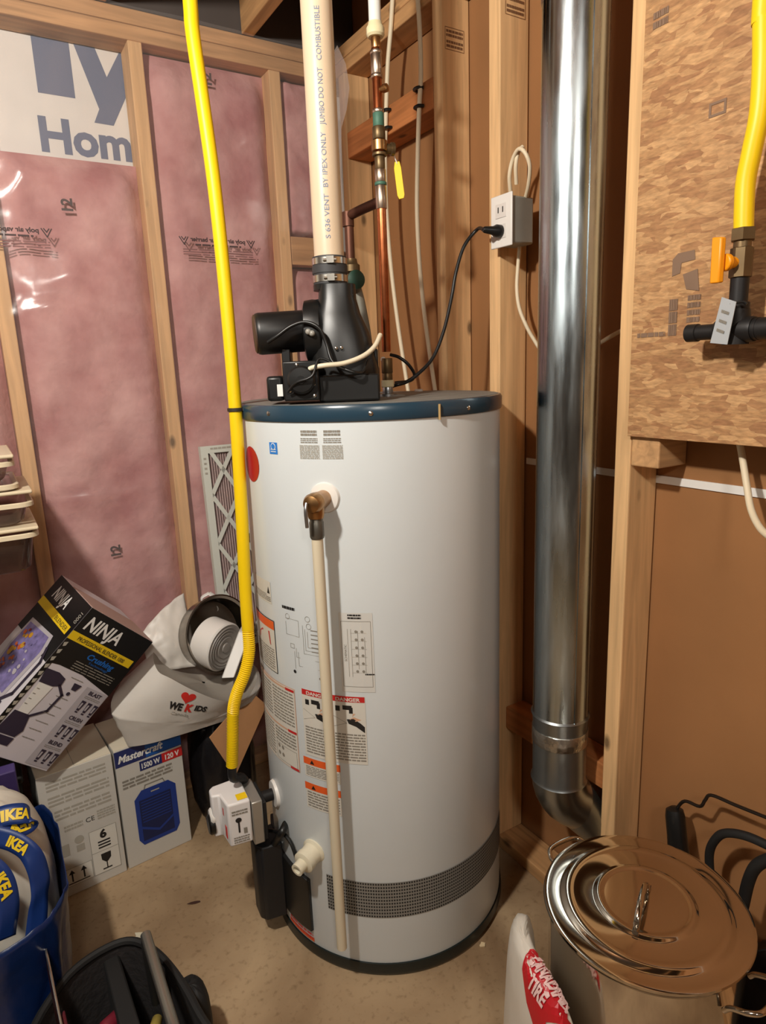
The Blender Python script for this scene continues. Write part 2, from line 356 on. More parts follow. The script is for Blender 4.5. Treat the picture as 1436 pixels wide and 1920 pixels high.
class Decal:
    """flat print: rectangles, polygons and lettering in (u, v), laid on a surface by a map (u, v, offset) -> point"""
    def __init__(s, step=.02): s.it = []; s.step = step; s.mats = []
    def mi(s, m):
        if m not in s.mats: s.mats.append(m)
        return s.mats.index(m)
    def rect(s, u0, v0, u1, v1, m, l=0):
        nu = max(1, int(abs(u1-u0)/s.step)); vs = []; fs = []
        for i in range(nu+1):
            u = u0+(u1-u0)*i/nu; vs += [(u, v0), (u, v1)]
        fs = [(2*i, 2*i+2, 2*i+3, 2*i+1) for i in range(nu)]
        s.it.append((vs, fs, s.mi(m), l)); return s
    def poly(s, pts, m, l=1): s.it.append((list(pts), [tuple(range(len(pts)))], s.mi(m), l)); return s
    def disc(s, u, v, r, m, l=1, n=28, sx=1.):
        vs = [(u, v)]+[(u+sx*r*math.cos(2*math.pi*i/n), v+r*math.sin(2*math.pi*i/n)) for i in range(n)]
        s.it.append((vs, [(0, i+1, (i+1) % n+1) for i in range(n)], s.mi(m), l)); return s
    def stroke(s, pts, wd, m, l=2):
        for a, b in zip(pts, pts[1:]):
            dx, dy = b[0]-a[0], b[1]-a[1]; q = math.hypot(dx, dy) or 1; nx, ny = -dy/q*wd/2, dx/q*wd/2
            ex, ey = dx/q*wd/2, dy/q*wd/2
            s.poly([(a[0]+nx-ex, a[1]+ny-ey), (a[0]-nx-ex, a[1]-ny-ey), (b[0]-nx+ex, b[1]-ny+ey), (b[0]+nx+ex, b[1]+ny+ey)], m, l)
        return s
    def frame(s, u0, v0, u1, v1, wd, m, l=1):
        s.rect(u0, v0, u1, v0+wd, m, l); s.rect(u0, v1-wd, u1, v1, m, l); s.rect(u0, v0+wd, u0+wd, v1-wd, m, l); s.rect(u1-wd, v0+wd, u1, v1-wd, m, l); return s
    def text(s, t, u, v, h, m, l=2, align='C', bold=0., rot=0., fit=None, mirror=False, shear=0., spacing=1.):
        vs, fs, wd = text_mesh(t, bold, spacing); k = h/.72; sx = k
        if fit: sx = fit/wd
        W = wd*sx; o = {'C': -W/2, 'L': 0, 'R': -W}[align]; c, sn = math.cos(rot), math.sin(rot); out = []
        for a, b in vs:
            x = a*sx+o+shear*b*k; y = b*k
            if mirror: x = -x
            out.append((u+x*c-y*sn, v+x*sn+y*c))
        s.it.append((out, fs, s.mi(m), l)); return s
    def lines(s, u0, v0, u1, v1, n, m, l=2, fill=.55, seed=1):
        r = random.Random(seed); dv = (v1-v0)/n
        for i in range(n):
            y = v1-(i+.5)*dv; h = abs(dv)*fill; u = u0
            while u < u1-1e-5:
                wd = min((u1-u0)*r.uniform(.08, .26), u1-u)
                s.rect(u, y-h/2, u+wd, y+h/2, m, l); u += wd+(u1-u0)*.025
        return s
    def build(s, name, mp, parent, base=.0008, dl=.0004, label=None, thick=0., clip=None):
        mb = MB()
        for vs, fs, mi, l in s.it:
            mb.cur = mi
            if clip: vs = [clip(*q) for q in vs]
            mb.add([mp(u, v, base+dl*l) for u, v in vs], fs)
        o = mb.build(name, s.mats, parent, smooth=0, recalc=False)
        if label: o['label'] = label
        return o
def pmap(O, U, V, N):
    O, U, V, N = map(Vector, (O, U, V, N)); return lambda u, v, off: O+U*u+V*v+N*off

def fbm(x, y, z=0., o=4):
    v = 0; a = .5
    for _ in range(o): v += a*mnoise.noise((x, y, z)); x *= 2; y *= 2; z *= 2; a *= .5
    return v

exec_order = []
# ================================================================== THE SETTING
XW, YW = 1.112, 2.048          # faces of the studs
ZB, ZT = .038, 2.26            # top of sole plate, underside of top plates
def st(name, mb, m, **k): o = mb.build(name, m, smooth=0, **k); o['kind'] = 'structure'; return o
st('floor', MB().bx((-2.3, -1.8, -.1), (1.23, 2.2, 0)), M_FLOOR)
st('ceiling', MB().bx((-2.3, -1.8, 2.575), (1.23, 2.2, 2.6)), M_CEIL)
wb = st('wall_back', MB().bx((-2.3, 2.142, 0), (1.23, 2.2, 2.575)), M_WRAP)
wr = st('wall_right', MB().bx((1.203, -1.8, 0), (1.23, 2.142, 2.575)), M_PAPER)
st('wall_left', MB().bx((-2.33, -1.8, 0), (-2.3, 2.2, 2.575)), M_DRY)
st('wall_front', MB().bx((-2.3, -1.83, 0), (1.23, -1.8, 2.575)), M_DRY)
MB().bx((1.1995, -1.2, 1.112), (1.2028, 1.25, 1.128)).build('joint_strip', M_WHITE, wr, smooth=0)['label'] = 'white strip along the drywall joint'

def piece(name, a, b, m, label, cat, group=None, bevel=.003):
    o = MB().bx(a, b).build(name, m, smooth=0, bevel=bevel); return setp(o, label, cat, group)
# house wrap lettering on the back wall
d = Decal()
T0 = AY(52, 50, 2.142); T1 = AY(107, 180, 2.142)
def onb(px, py): q = AY(px, py, 2.142); return q.x, q.z
a = onb(52, 30); b_ = onb(100, 178); d.rect(a[0], b_[1], a[0]+.092, a[1]+.05, M_WRAPINK, 0)
d.rect(a[0]-.085, a[1]+.03, a[0]+.177, a[1]+.10, M_WRAPINK, 0)
yq = [onb(*k) for k in ((133, 72), (172, 78), (200, 145), (228, 88), (275, 92), (213, 236), (177, 230), (186, 205))]
d.poly(yq, M_WRAPINK, 0)
h0 = onb(78, 278); h1 = onb(128, 230)
d.text('HomeWrap', h0[0], h0[1]-.004, h1[1]-h0[1]+.012, M_WRAPINK, 0, 'L', bold=.035)
d.build('house_wrap_lettering', pmap((0, 2.142, 0), (1, 0, 0), (0, 0, 1), (0, -1, 0)), wb, label='blue-grey lettering on white house wrap')

# plates
piece('wall_plate', (-2.3, YW, ZT), (1.2, 2.137, ZT+.038), STUDX, 'lower board of the top plate along the back wall', 'wall plate')
piece('wall_plate', (-2.3, YW, ZT+.039), (1.2, 2.137, ZT+.077), STUDX, 'upper board of the top plate along the back wall', 'wall plate')
piece('wall_plate', (-2.3, YW, 0), (1.11, 2.137, ZB), STUDX, 'sole plate on the floor under the pink back wall', 'wall plate')
piece('wall_plate', (XW, -1.78, ZT), (1.2, 2.045, ZT+.038), STUDY, 'lower board of the top plate above the right wall', 'wall plate')
piece('wall_plate', (XW, -1.78, ZT+.039), (1.2, 2.045, ZT+.077), STUDY, 'upper board of the top plate above the right wall', 'wall plate')
piece('wall_plate', (XW, -1.78, 0), (1.2, 2.045, ZB), STUDY, 'sole plate on the floor under the right wall behind the duct', 'wall plate')
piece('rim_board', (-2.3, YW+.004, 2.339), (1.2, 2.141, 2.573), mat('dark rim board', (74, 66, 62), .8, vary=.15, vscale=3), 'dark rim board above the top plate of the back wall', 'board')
# back wall studs
S0 = 0.105; SP = .406
for i, lab in ((-2, None), (-1, None), (0, 'back wall stud at the left edge beside the plastic trays'), (1, 'back wall stud right of the house wrap lettering'), (2, 'back wall stud between the yellow hose and white vent pipe')):
    x = S0+SP*i
    if lab is None: continue
    piece('wall_stud', (x-.019, YW, ZB), (x+.019, 2.137, ZT), STUD, lab, 'stud')
# right wall studs
def rstud(y, lab, z1=ZT): return piece('wall_stud', (XW, y-.019, ZB), (1.2, y+.019, z1), STUD, lab, 'stud')
rstud(1.985, 'corner stud behind the copper pipe with a grade stamp')
rsA = rstud(1.4887, 'knotty right wall stud between the cream cables and the outlet')
rsB = rstud(1.274, 'right wall stud carrying the electrical outlet box')
rsC = rstud(.8815, 'right wall stud between the duct and the strand board')
# grade stamps on studs
def stamp(st_, px, py, y, wd, h):
    q = AY(px, py, y); d = Decal(); mm = mat('stamp ink', (120, 84, 56), .7)
    d.frame(-wd/2, -h/2, wd/2, h/2, .0012, mm, 0); d.lines(-wd/2+.004, h*.05, wd/2-.004, h*.42, 2, mm, 0, .6, 3)
    d.lines(-wd/2+.004, -h*.42, wd/2-.004, -h*.05, 2, mm, 0, .6, 4)
    d.build('grade_stamp', pmap(q, (1, 0, 0), (0, 0, 1), (0, -1, 0)), st_)
stamp(rsA, 852, 75, 1.4697, .06, .05)
stamp(rsB, 966, 8, 1.255, .06, .05)
# fire blocks
piece('fire_block', (XW, 1.51, 2.016), (1.2, 1.964, 2.09), BLOCKW, 'orange wood block between studs behind the cream cables', 'wood block')
piece('fire_block', (1.135, .903, .375), (1.2, 1.253, .44), BLOCKW, 'low wood block between studs behind the duct elbow', 'wood block')
piece('wood_cleat', (XW, .797, 1.158), (1.2, .861, 1.219), STUDX, 'short wood cleat under the corner of the strand board', 'wood block')
q = AY(545, 445, YW+.02); q2 = AY(590, 500, YW+.02)
q3 = q; piece('fire_block', (.938, YW+.004, q2.z), (1.11, 2.13, q.z), STUDX, 'wood block in the pink back wall beside the white vent pipe', 'wood block')
# strand board panel
ob = piece('strand_board_panel', (1.100, .18, 1.2185), (1.1115, .8625, ZT), OSB, 'strand board panel on the right wall behind the gas valve', 'panel', bevel=.001)
d = Decal(); mi_ = mat('board stamp ink', (126, 100, 80), .7)
def onr(px, py): q = AX(px, py, 1.0995); return -q.y, q.z
a = onr(1262, 478); b_ = onr(1310, 545)
BMP = pmap((1.0998, 0, 0), (0, -1, 0), (0, 0, 1), (-1, 0, 0))
d.poly([(a[0], b_[1]+.03), (a[0]+.016, b_[1]+.034), (a[0]+.018, a[1]-.016), (a[0]+.044, a[1]-.014), (a[0]+.042, a[1]+.002), (a[0]+.01, a[1]+.001), (a[0], a[1]-.008)][::-1], mi_, 0); d.poly([(a[0]+.022, a[1]-.036), (a[0]+.05, a[1]-.030), (a[0]+.055, b_[1]), (a[0]+.03, b_[1]+.005)], mi_, 1)
c = onr(1290, 552); d.lines(c[0], c[1]-.05, c[0]+.025, c[1], 4, mi_, 0, .7); d.lines(a[0]-.002, c[1]-.07, a[0]+.015, c[1]-.004, 3, mi_, 0, .9)
d.build('board_stamp', BMP, ob)
d = Decal(); e = onr(1195, 630); d.lines(e[0], e[1]-.005, e[0]+.06, e[1]+.006, 1, mi_, 0, .7); d.build('board_stamp', BMP, ob)
d = Decal(); e = onr(1225, 35); d.lines(e[0], e[1]-.02, e[0]+.03, e[1]+.01, 2, mi_, 0, .7, 9); d.build('board_stamp', BMP, ob)
d = Decal(); e = onr(1330, 195); d.frame(e[0], e[1]-.022, e[0]+.03, e[1], .004, mi_, 0); d.build('board_stamp', BMP, ob)

# ceiling joists (run towards the back wall)
for i, x in enumerate((-.38, .03, .43, .84)):
    j = piece('ceiling_joist', (x-.019, -1.78, 2.338), (x+.019, YW+.002, 2.574), STUDY, ['ceiling joist farthest left above the vapour sheet', 'ceiling joist above the house wrap lettering', 'ceiling joist just left of the white vent pipe', 'ceiling joist above the copper pipe'][i], 'joist')

# pink batts and the vapour sheet
def batt(x0, x1, z0, z1, lab, seed, stamps=()):
    def fn(u, v):
        x = x0+(x1-x0)*u; z = z0+(z1-z0)*v
        e = min(1, min(u, 1-u)*7.)*min(1, min(v, 1-v)*26.); e = math.sin(e*math.pi/2)
        y = YW+.055-e*(.040+.022*fbm(x*5+seed, z*4, seed)+.012*fbm(x*14, z*12, seed))
        return (x, max(y, YW-.004), z)
    mb = MB(); mb.surf(fn, 26, 110)
    mb.bx((x0, YW+.055, z0), (x1, 2.135, z1))
    o = mb.build('insulation_batt', M_PINK, smooth=60); setp(o, lab, 'insulation')
    for px, py, s_ in stamps:
        d = Decal(); q = AY(px, py, YW); d.text('12', q.x, q.z, .028, M_INK, 0, rot=math.pi/2, bold=.03)
        d.build('printed_rating', pmap((0, YW-.004, 0), (1, 0, 0), (0, 0, 1), (0, -1, 0)), o)
    return o
hw = .0195
zwrap = AY(120, 285, YW).z
batt(-.29, S0-hw-.0005, ZB, ZT-.005, 'pink insulation batt at the left edge behind the plastic trays', 1.3)
batt(S0+hw, S0+SP-hw, ZB, zwrap, 'pink insulation batt with its top below the white house wrap', 4.1, ((135, 385, 1), (225, 1030, 1)))
batt(S0+SP+hw, S0+2*SP-hw, ZB, ZT-.005, 'pink insulation batt behind the yellow hose', 7.7, ((395, 150, 1), ))
batt(S0+2*SP+hw, 1.108, ZB, q2.z-.004, 'pink insulation batt in the corner below the wood block', 9.9)
batt(S0+2*SP+hw, 1.108, q3.z+.004, ZT-.005, 'pink insulation batt in the corner above the wood block', 12.2)
SHY = YW-.012
def wrinkle(x, z):
    k = .0
    # pillowing between studs and long diagonal creases
    ph = ((x-S0) / SP) % 1.; k += -.010*math.sin(ph*math.pi)
    k += .010*fbm(x*3.2+2, z*2.2, 3.)+.004*fbm(x*11, z*9, 5.)
    for (x0, z0, x1, z1, am, wd) in CRE:
        dx, dz = x1-x0, z1-z0; Ln = math.hypot(dx, dz); t = ((x-x0)*dx+(z-z0)*dz)/Ln/Ln; s_ = ((x-x0)*dz-(z-z0)*dx)/Ln
        if -.2 < t < 1.2: k -= am*math.exp(-(s_/wd)**2)*max(0, 1-abs(t-.5)*1.4)
    return min(k, .0005)
def pz(px, py): q = AY(px, py, YW); return q.x, q.z
CRE = []
for a, b, am, wd in (((40, 590), (140, 565), .012, .02), ((0, 290), (80, 350), .014, .03), ((0, 380), (60, 330), .012, .03), ((90, 945), (340, 900), .012, .018), ((70, 540), (190, 500), .008, .03), ((290, 300), (300, 420), .006, .02), ((100, 840), (10, 800), .012, .03), ((400, 690), (420, 660), .01, .01)):
    A_, B_ = pz(*a), pz(*b); CRE.append((*A_, *B_, am, wd))
mb = MB(); x0s, x1s = -.45, 1.06
mb.surf(lambda u, v: (x0s+(x1s-x0s)*u, SHY+wrinkle(x0s+(x1s-x0s)*u, .03+(2.334-.03)*v)-.006, .03+(2.334-.03)*v), 110, 170)
sh = mb.build('vapour_sheet', M_POLY, smooth=80, recalc=False); setp(sh, 'clear plastic vapour sheet stapled over the pink insulation', 'plastic sheet')
def film_print(px, py, wd, lab):
    x, z = pz(px, py); d = Decal()
    d.text('poly air vapour barrier', x, z+.006, .012, M_INK, 0, bold=.04, mirror=True, fit=wd*.72)
    d.lines(x-wd*.3, z-.008, x+wd*.3, z+.001, 1, M_INK, 0, .5, 3)
    d.lines(x-wd*.46, z-.034, x+wd*.46, z-.014, 3, mat('film ink pale', (128, 92, 90), .7), 0, .5, 5)
    for s_ in (-1, 1):
        xx = x+s_*wd*.44
        d.stroke([(xx-.012, z+.016), (xx, z-.004), (xx+.012, z+.016)], .003, M_INK, 0); d.stroke([(xx-.006, z+.016), (xx, z+.008), (xx+.006, z+.016)], .003, M_INK, 0)
    d.build('film_print', lambda u, v, off: Vector((u, SHY+wrinkle(u, v)-.006-off-.001, v)), sh)
film_print(404, 462, .23, ''); film_print(5, 440, .23, '')
# curled flap of film beside the vent pipe
fl = [AD(632, 85, 1.92), AD(648, 120, 1.9), AD(655, 165, 1.88), AD(650, 205, 1.9), AD(640, 240, 1.93), AD(640, 330, 1.97), AD(645, 400, 1.98)]
def flap(u, v):
    i = min(int(v*6), 5); t = v*6-i; e = fl[i].lerp(fl[i+1], t); b0 = Vector((1.0, YW-.03, e.z)); q = b0.lerp(e, u); q.y -= .015*math.sin(u*3.1)*(1+.5*math.sin(v*9)); return q
mb = MB(); mb.surf(flap, 8, 24); M_POLY2 = film('hazy film fold', (.95, .92, .9), .3, .2)
setp(mb.build('film_flap', M_POLY2, smooth=80), 'loose curled edge of plastic film in the corner beside the vent pipe', 'plastic sheet')

# ================================================================== WATER HEATER
WH = empty('water_heater', 'tall white cylindrical water heater with teal top rim and black blower', 'water heater', (TX, TY, 0))
RIM = .028
MB().lathe((TX, TY, .03), (0, 0, 1), [(TR-.002, 0), (TR, .006), (TR, TH-RIM-.03)], 128).build('jacket', M_TANK, WH)
MB().lathe((TX, TY, .0), (0, 0, 1), [(TR-.01, 0), (TR+.001, .003), (TR+.005, .012), (TR+.003, .034), (TR-.01, .036)], 128).build('base_ring', M_DKGREEN, WH)
mb = MB(); mb.lathe((TX, TY, TH-RIM), (0, 0, 1), [(TR+.003, -.004), (TR+.005, 0), (TR+.005, RIM-.006), (TR+.002, RIM-.001), (TR-.004, RIM)], 128)
MB_lid = mb.build('lid_rim', M_LID, WH)
MB().lathe((TX, TY, TH-.012), (0, 0, 1), [(TR-.004, 0), (TR-.004, .0125), (.001, .0145)], 96).build('lid_top', M_LIDTOP, WH)
for px, py in ((507, 775), (695, 775), (875, 765)):
    u, v = ACY(px, py); P = cyl_map(u, v, .004); N_ = (P-Vector((TX, TY, v))).normalized()
    mb = MB(); mb.lathe(P, N_, [(.005, 0), (.0045, .002), (.002, .0035)], 14); mb.build('screw', M_STEEL, WH)
u, v = ACY(821, 770); P = cyl_map(u, v, .006)
MB().box(P+Vector((0, 0, -.002)), (.006, .004, .03), Matrix.Rotation(.8, 3, 'Z')).build('tie_strip', mat('tan string', (170, 140, 90), .8), WH)
# vent band with punched slots
u0, v0b = ACY(612, 1638); _, v1b = ACY(618, 1703); v0b += .0; zt, zb = v0b, v1b; u1 = 1.36*TR
M_GRILLE = mat('vent band grey', (150, 148, 142), .5, .3); M_HOLE = mat('vent holes', (34, 32, 32), .8)
d = Decal(.012); d.rect(u0, zb, u1, zt, M_GRILLE, 0)
nr, nc = 11, 96; du = (u1-u0)/nc; dv = (zt-zb)/nr
for i in range(nc):
    for j in range(nr):
        uu = u0+du*(i+.2+(.5 if j % 2 else 0)*.0); vv = zb+dv*(j+.25)
        d.rect(uu, vv, uu+du*.62, vv+dv*.55, M_HOLE, 1)
d.build('vent_grille', cyl_map, WH)
# labels --------------------------------------------------------
def quad(px0, py0, px1, py1):
    a = ACY(px0, py0); b = ACY(px1, py1); return min(a[0], b[0]), min(a[1], b[1]), max(a[0], b[0]), max(a[1], b[1])
def lab(name, dd, label): return dd.build(name, cyl_map, WH, label=label)
a, b, c, e = quad(560, 806, 644, 861); d = Decal(); mid = (a+c)/2
for s0, s1, k in ((a, mid-.002, 1), (mid+.004, c, 2)):
    d.lines(s0+.004, e-.012, s1-.004, e, 2, M_LINE, 0, .7, k); d.lines(s0+.003, e-.026, s1-.003, e-.015, 3, M_LINE, 0, .5, k+2)
    d.lines(s0, b, s1, e-.029, 12, M_LINEL, 0, .55, k+4)
lab('instruction_print', d, 'two columns of grey printed text')
a, b, c, e = quad(505, 829, 521, 852); d = Decal(); d.rect(a, b, c, e, M_BLUE, 0); d.lines(a+.004, b+.003, c-.004, b+.012, 2, M_WHITE, 1, .4); d.disc((a+c)/2, b+(e-b)*.66, .007, M_WHITE, 1); d.disc((a+c)/2, b+(e-b)*.66, .0055, M_BLUE, 2)
lab('energy_sticker', d, 'small blue sticker')
uu, vv = ACY(472, 870); d = Decal(.01); d.disc(uu, vv, .038, M_REDD, 0, 40); lab('round_badge', d, 'dark red round badge')
a, b, c, e = quad(478, 1072, 510, 1133); d = Decal(.01); d.rect(a, b, c, e, M_LABEL, 0); d.lines(a+.005, b+.004, c-.02, e-.03, 6, M_LINE, 1, .5, 5); d.poly([(c-.016, e-.028), (c-.005, e-.028), (c-.010, e-.012)], M_TXT, 1); d.lines(c-.02, b+.004, c-.003, e-.035, 3, M_LINE, 1, .6)
lab('rating_label', d, 'white rating label')
a, b, c, e = quad(481, 1136, 522, 1264); d = Decal(.008); d.rect(a, b, c, e, M_TXT, 0); d.rect(a+.002, b+.002, c-.002, e-.002, M_LABEL, 1)
d.rect(a+.002, e-.022, c-.002, e-.002, M_ORNG, 2); d.poly([(a+.03, e-.06), (c-.02, e-.062), (c-.024, e-.03), (a+.05, e-.035), (a+.034, e-.045)], M_RED, 2); d.lines(a+.008, b+.006, c-.008, e-.068, 9, M_LINE, 2, .5, 8)
lab('warning_label', d, 'black bordered label with orange heading and red picture')
a, b, c, e = quad(528, 1136, 610, 1285); d = Decal(); d.lines(a+.002, e-.004, a+.04, e+.004, 1, M_TXT, 0, .8)
def P_(fx, fy): return a+(c-a)*fx, b+(e-b)*fy
for fx, fy in ((.16, .88), (.68, .9), (.7, .8)):
    q = P_(fx, fy); n = 16; d.stroke([(q[0]+.006*math.cos(2*math.pi*i/n), q[1]+.006*math.sin(2*math.pi*i/n)) for i in range(n+1)], .0007, M_LINE, 0)
for pts in (((.1, .8), (.1, .62), (.45, .62), (.45, .85), (.1, .85)), ((.55, .8), (.55, .4), (.95, .4)), ((.6, .75), (.6, .45), (.95, .45)), ((.66, .72), (.66, .5), (.95, .5)), ((.35, .45), (.35, .32), (.9, .32)), ((.3, .4), (.3, .15)), ((.4, .4), (.4, .2), (.95, .2)), ((.2, .5), (.3, .5), (.3, .44), (.2, .44), (.2, .5))):
    d.stroke([P_(*q) for q in pts], .0007, M_LINE, 0)
for i in range(6): q = P_(.85, .75-.06*i); d.rect(q[0]-.012, q[1]-.001, q[0]+.008, q[1]+.001, M_LINE, 0)
q = P_(.27, .1); d.disc(q[0], q[1], .004, M_TXT, 0); q = P_(.9, .08); d.disc(q[0], q[1], .003, M_LINE, 0)
lab('wiring_diagram', d, 'printed wiring diagram')
a, b, c, e = quad(634, 1148, 704, 1298); d = Decal(); d.rect(a, b, c, e, mat('diagram paper', (204, 203, 198), .45), 0); d.frame(a+.004, b+.012, c-.004, e-.018, .0008, M_LINE, 1)
d.lines((a+c)/2-.016, e-.014, (a+c)/2+.012, e-.002, 2, M_TXT, 1, .6); 
for fx, y0_, y1_ in ((.25, .2, .8), (.35, .2, .8), (.55, .3, .78), (.75, .25, .7)): d.stroke([P_(fx, y0_), P_(fx, y1_)], .0007, M_LINE, 1)
for fy in (.25, .35, .45, .55, .65, .75): d.stroke([P_(.35, fy), P_(.8, fy)], .0006, M_LINEL, 1); q = P_(.5, fy+.02); d.disc(q[0], q[1], .003, M_LINE, 1, 12); q = P_(.68, fy+.02); d.disc(q[0], q[1], .003, M_LINE, 1, 12)
q = P_(.2, .5); d.text('SCHEMATIC', q[0], q[1], .005, M_LINE, 1, rot=math.pi/2); q = P_(.72, .22); d.lines(q[0], q[1], q[0]+.02, q[1]+.004, 1, M_TXT, 1, .7)
lab('schematic_label', d, 'white label with boxed schematic')
a, b, c, e = quad(492, 1276, 562, 1428); e = ACY(556, 1294)[1]; b = ACY(560, 1447)[1]; d = Decal(.008); d.rect(a, b, c, e, M_TAN, 0); d.rect(a+.0015, b+.0015, c-.0015, e-.0015, M_LABEL, 1)
for k in range(2):
    t1 = e-.002-(e-b)*.5*k; t0 = t1-(e-b)*.5+.004
    d.rect(a+.002, t1-.006, c-.002, t1-.002, M_TAN, 2); d.rect(c-.03, t1-.007, c-.002, t1-.001, M_RED, 3)
    for s0, s1, sd in ((a+.006, (a+c)/2-.004, 3), ((a+c)/2+.004, c-.006, 7)):
        if k == 1 and sd == 7:
            d.lines(s0, (t0+t1)/2, s1, t1-.01, 5, M_LINE, 2, .5, sd); d.frame(s0, t0+.004, s1, (t0+t1)/2-.004, .001, M_LINE, 2)
            for i in range(4): d.disc(s0+.012+.016*(i % 2), t0+.02+.018*(i//2), .005, M_LINE, 2, 10)
        else: d.lines(s0, t0+.004, s1, t1-.01, 11, M_LINE, 2, .45, sd+k)
d.rect(c-.03, b+.001, c-.002, b+.007, M_RED, 3)
lab('safety_label', d, 'tall text label with thin red bands')
a, b, c, e = quad(566, 1302, 690, 1432); e = ACY(628, 1303)[1]; b = ACY(690, 1434)[1]; d = Decal(.01); d.rect(a, b, c, e, M_LABEL, 0); mid = (a+c)/2
d.rect(a+.001, e-.013, c-.001, e, M_RED, 1)
d.text('DANGER', a+(c-a)*.27, e-.011, .008, M_LABEL, 2, bold=.03, fit=(c-a)*.36); d.text('DANGER', a+(c-a)*.75, e-.011, .008, M_LABEL, 2, bold=.03, fit=(c-a)*.36)
for k, s0 in enumerate((a+.003, mid+.003)):
    wd = (c-a)/2-.006; t1 = e-.017; t0 = b+(e-b)*.46
    # tap and hand
    d.rect(s0+.006, t1-.018, s0+.016, t1-.006, M_TXT, 1); d.rect(s0+.022, t1-.014, s0+.042, t1-.004, M_TXT, 1); d.rect(s0+.036, t1-.022, s0+.044, t1-.008, M_TXT, 1)
    d.poly([(s0+.042, t1-.03), (s0+.05, t1-.022), (s0+.044, t1-.022)], M_TAN, 1)
    d.poly([(s0+.03, t1-.036), (s0+.045, t1-.034), (s0+.06, t1-.044), (s0+wd, t1-.052), (s0+wd, t1-.066), (s0+.05, t1-.052), (s0+.034, t1-.046)], M_TXT, 1)
    d.poly([(s0+.036, t1-.036), (s0+.046, t1-.03), (s0+.062, t1-.036), (s0+.05, t1-.04)], M_TAN, 1)
    d.stroke([(s0, t1-.03), (s0+.03, t1-.045), (s0, t1-.055)], .0008, M_LINE, 1)
    d.lines(s0+.002, b+.006, s0+wd, t0, 10, M_LINE, 1, .5, 30+k)
lab('scald_label', d, 'danger label with red heading, taps and hands')
for (p, nm) in (((571, 1421, 640, 1471), 'orange headed warning label'), ((574, 1469, 642, 1531), 'lower orange headed warning label')):
    a, b, c, e = quad(*p); e = ACY((p[0]+p[2])/2, p[1]+7)[1]; d = Decal(.01); d.rect(a, b, c, e, M_LABEL, 0); d.rect(a-.002, e-.017, c, e, M_ORNG, 1); d.lines(a+.004, b+.003, c-.004, e-.02, 6, M_LINE, 1, .5, 41)
    d.poly([(a+.016, e-.014), (a+.028, e-.014), (a+.022, e-.004)], M_TXT, 2); lab('warning_label', d, nm)
a0 = ACY(545, 1719); a1 = ACY(584, 1742); a2 = ACY(590, 1764); d = Decal(.008); d.rect(a0[0], a2[1]-.003, a2[0], a0[1]+.005, M_ORNG, 0); d.lines(a0[0]+.004, a2[1], a2[0]-.003, a2[1]+.02, 2, M_RED, 1, .5); lab('floor_warning_label', d, 'orange label near the floor')
# relief valve ---------------------------------------------------
u, v = ACY(609, 933); Pc = cyl_map(u, v, 0); N_ = Vector((Pc.x-TX, Pc.y-TY, 0)).normalized(); Tn = Vector((-N_.y, N_.x, 0))
MB().lathe(Pc-N_*.006, N_, [(.032, 0), (.032, .004), (.029, .010), (.016, .013)], 40).build('relief_valve_collar', M_WHITEP, WH)
mb = MB(); mb.lathe(Pc, N_, [(.0165, .0), (.0165, .03), (.018, .032), (.018, .05)], 28)
Vc = Pc+N_*.048
mb.sphere(Vc, .0195, 24, 14); mb.lathe(Vc, N_, [(.019, 0), (.0195, .012), (.016, .02), (.006, .024)], 28); mb.lathe(Vc, (0, 0, -1), [(.017, 0), (.0165, .022), (.0145, .03)], 28)
mb.build('relief_valve', M_BRASS, WH, label if False else None) if False else mb.build('relief_valve', M_BRASS, WH)
mb = MB(); L0 = Vc+N_*.026-Tn*.006; mb.tube([L0+Vector((0, 0, .004)), L0+N_*.006+Vector((0, 0, -.01)), L0+N_*.004+Vector((0, 0, -.042))], .0035, 10, 5); mb.build('test_lever', M_ZINC, WH)
Dp = Vc.copy(); zb_ = .115
mb = MB(); mb.lathe((Dp.x, Dp.y, v-.024), (0, 0, -1), [(.0125, 0), (.0125, .012), (.014, .014), (.014, .042), (.0125, .046)], 24); mb.build('pipe_adapter', mat('grey adapter', (96, 92, 84), .4, .6), WH)
MB().cyl((Dp.x, Dp.y, v-.06), (Dp.x, Dp.y, zb_), .0112, n=28).build('discharge_pipe', M_CREAM, WH)
# drain valve ----------------------------------------------------
u, v = ACY(588, 1596); Pc = cyl_map(u, v, 0); N_ = Vector((Pc.x-TX, Pc.y-TY, 0)).normalized()
N2 = (N_+Vector((0, 0, -.12))).normalized()
mb = MB(); mb.lathe(Pc-N2*.008, N2, [(.030, 0), (.030, .008), (.0245, .012), (.0235, .03), (.0255, .031), (.0255, .045), (.022, .047), (.0145, .048), (.0145, .068), (.0095, .068), (.0095, .05)], 36); mb.build('drain_valve', mat('white drain plastic', (222, 214, 190), .4), WH)
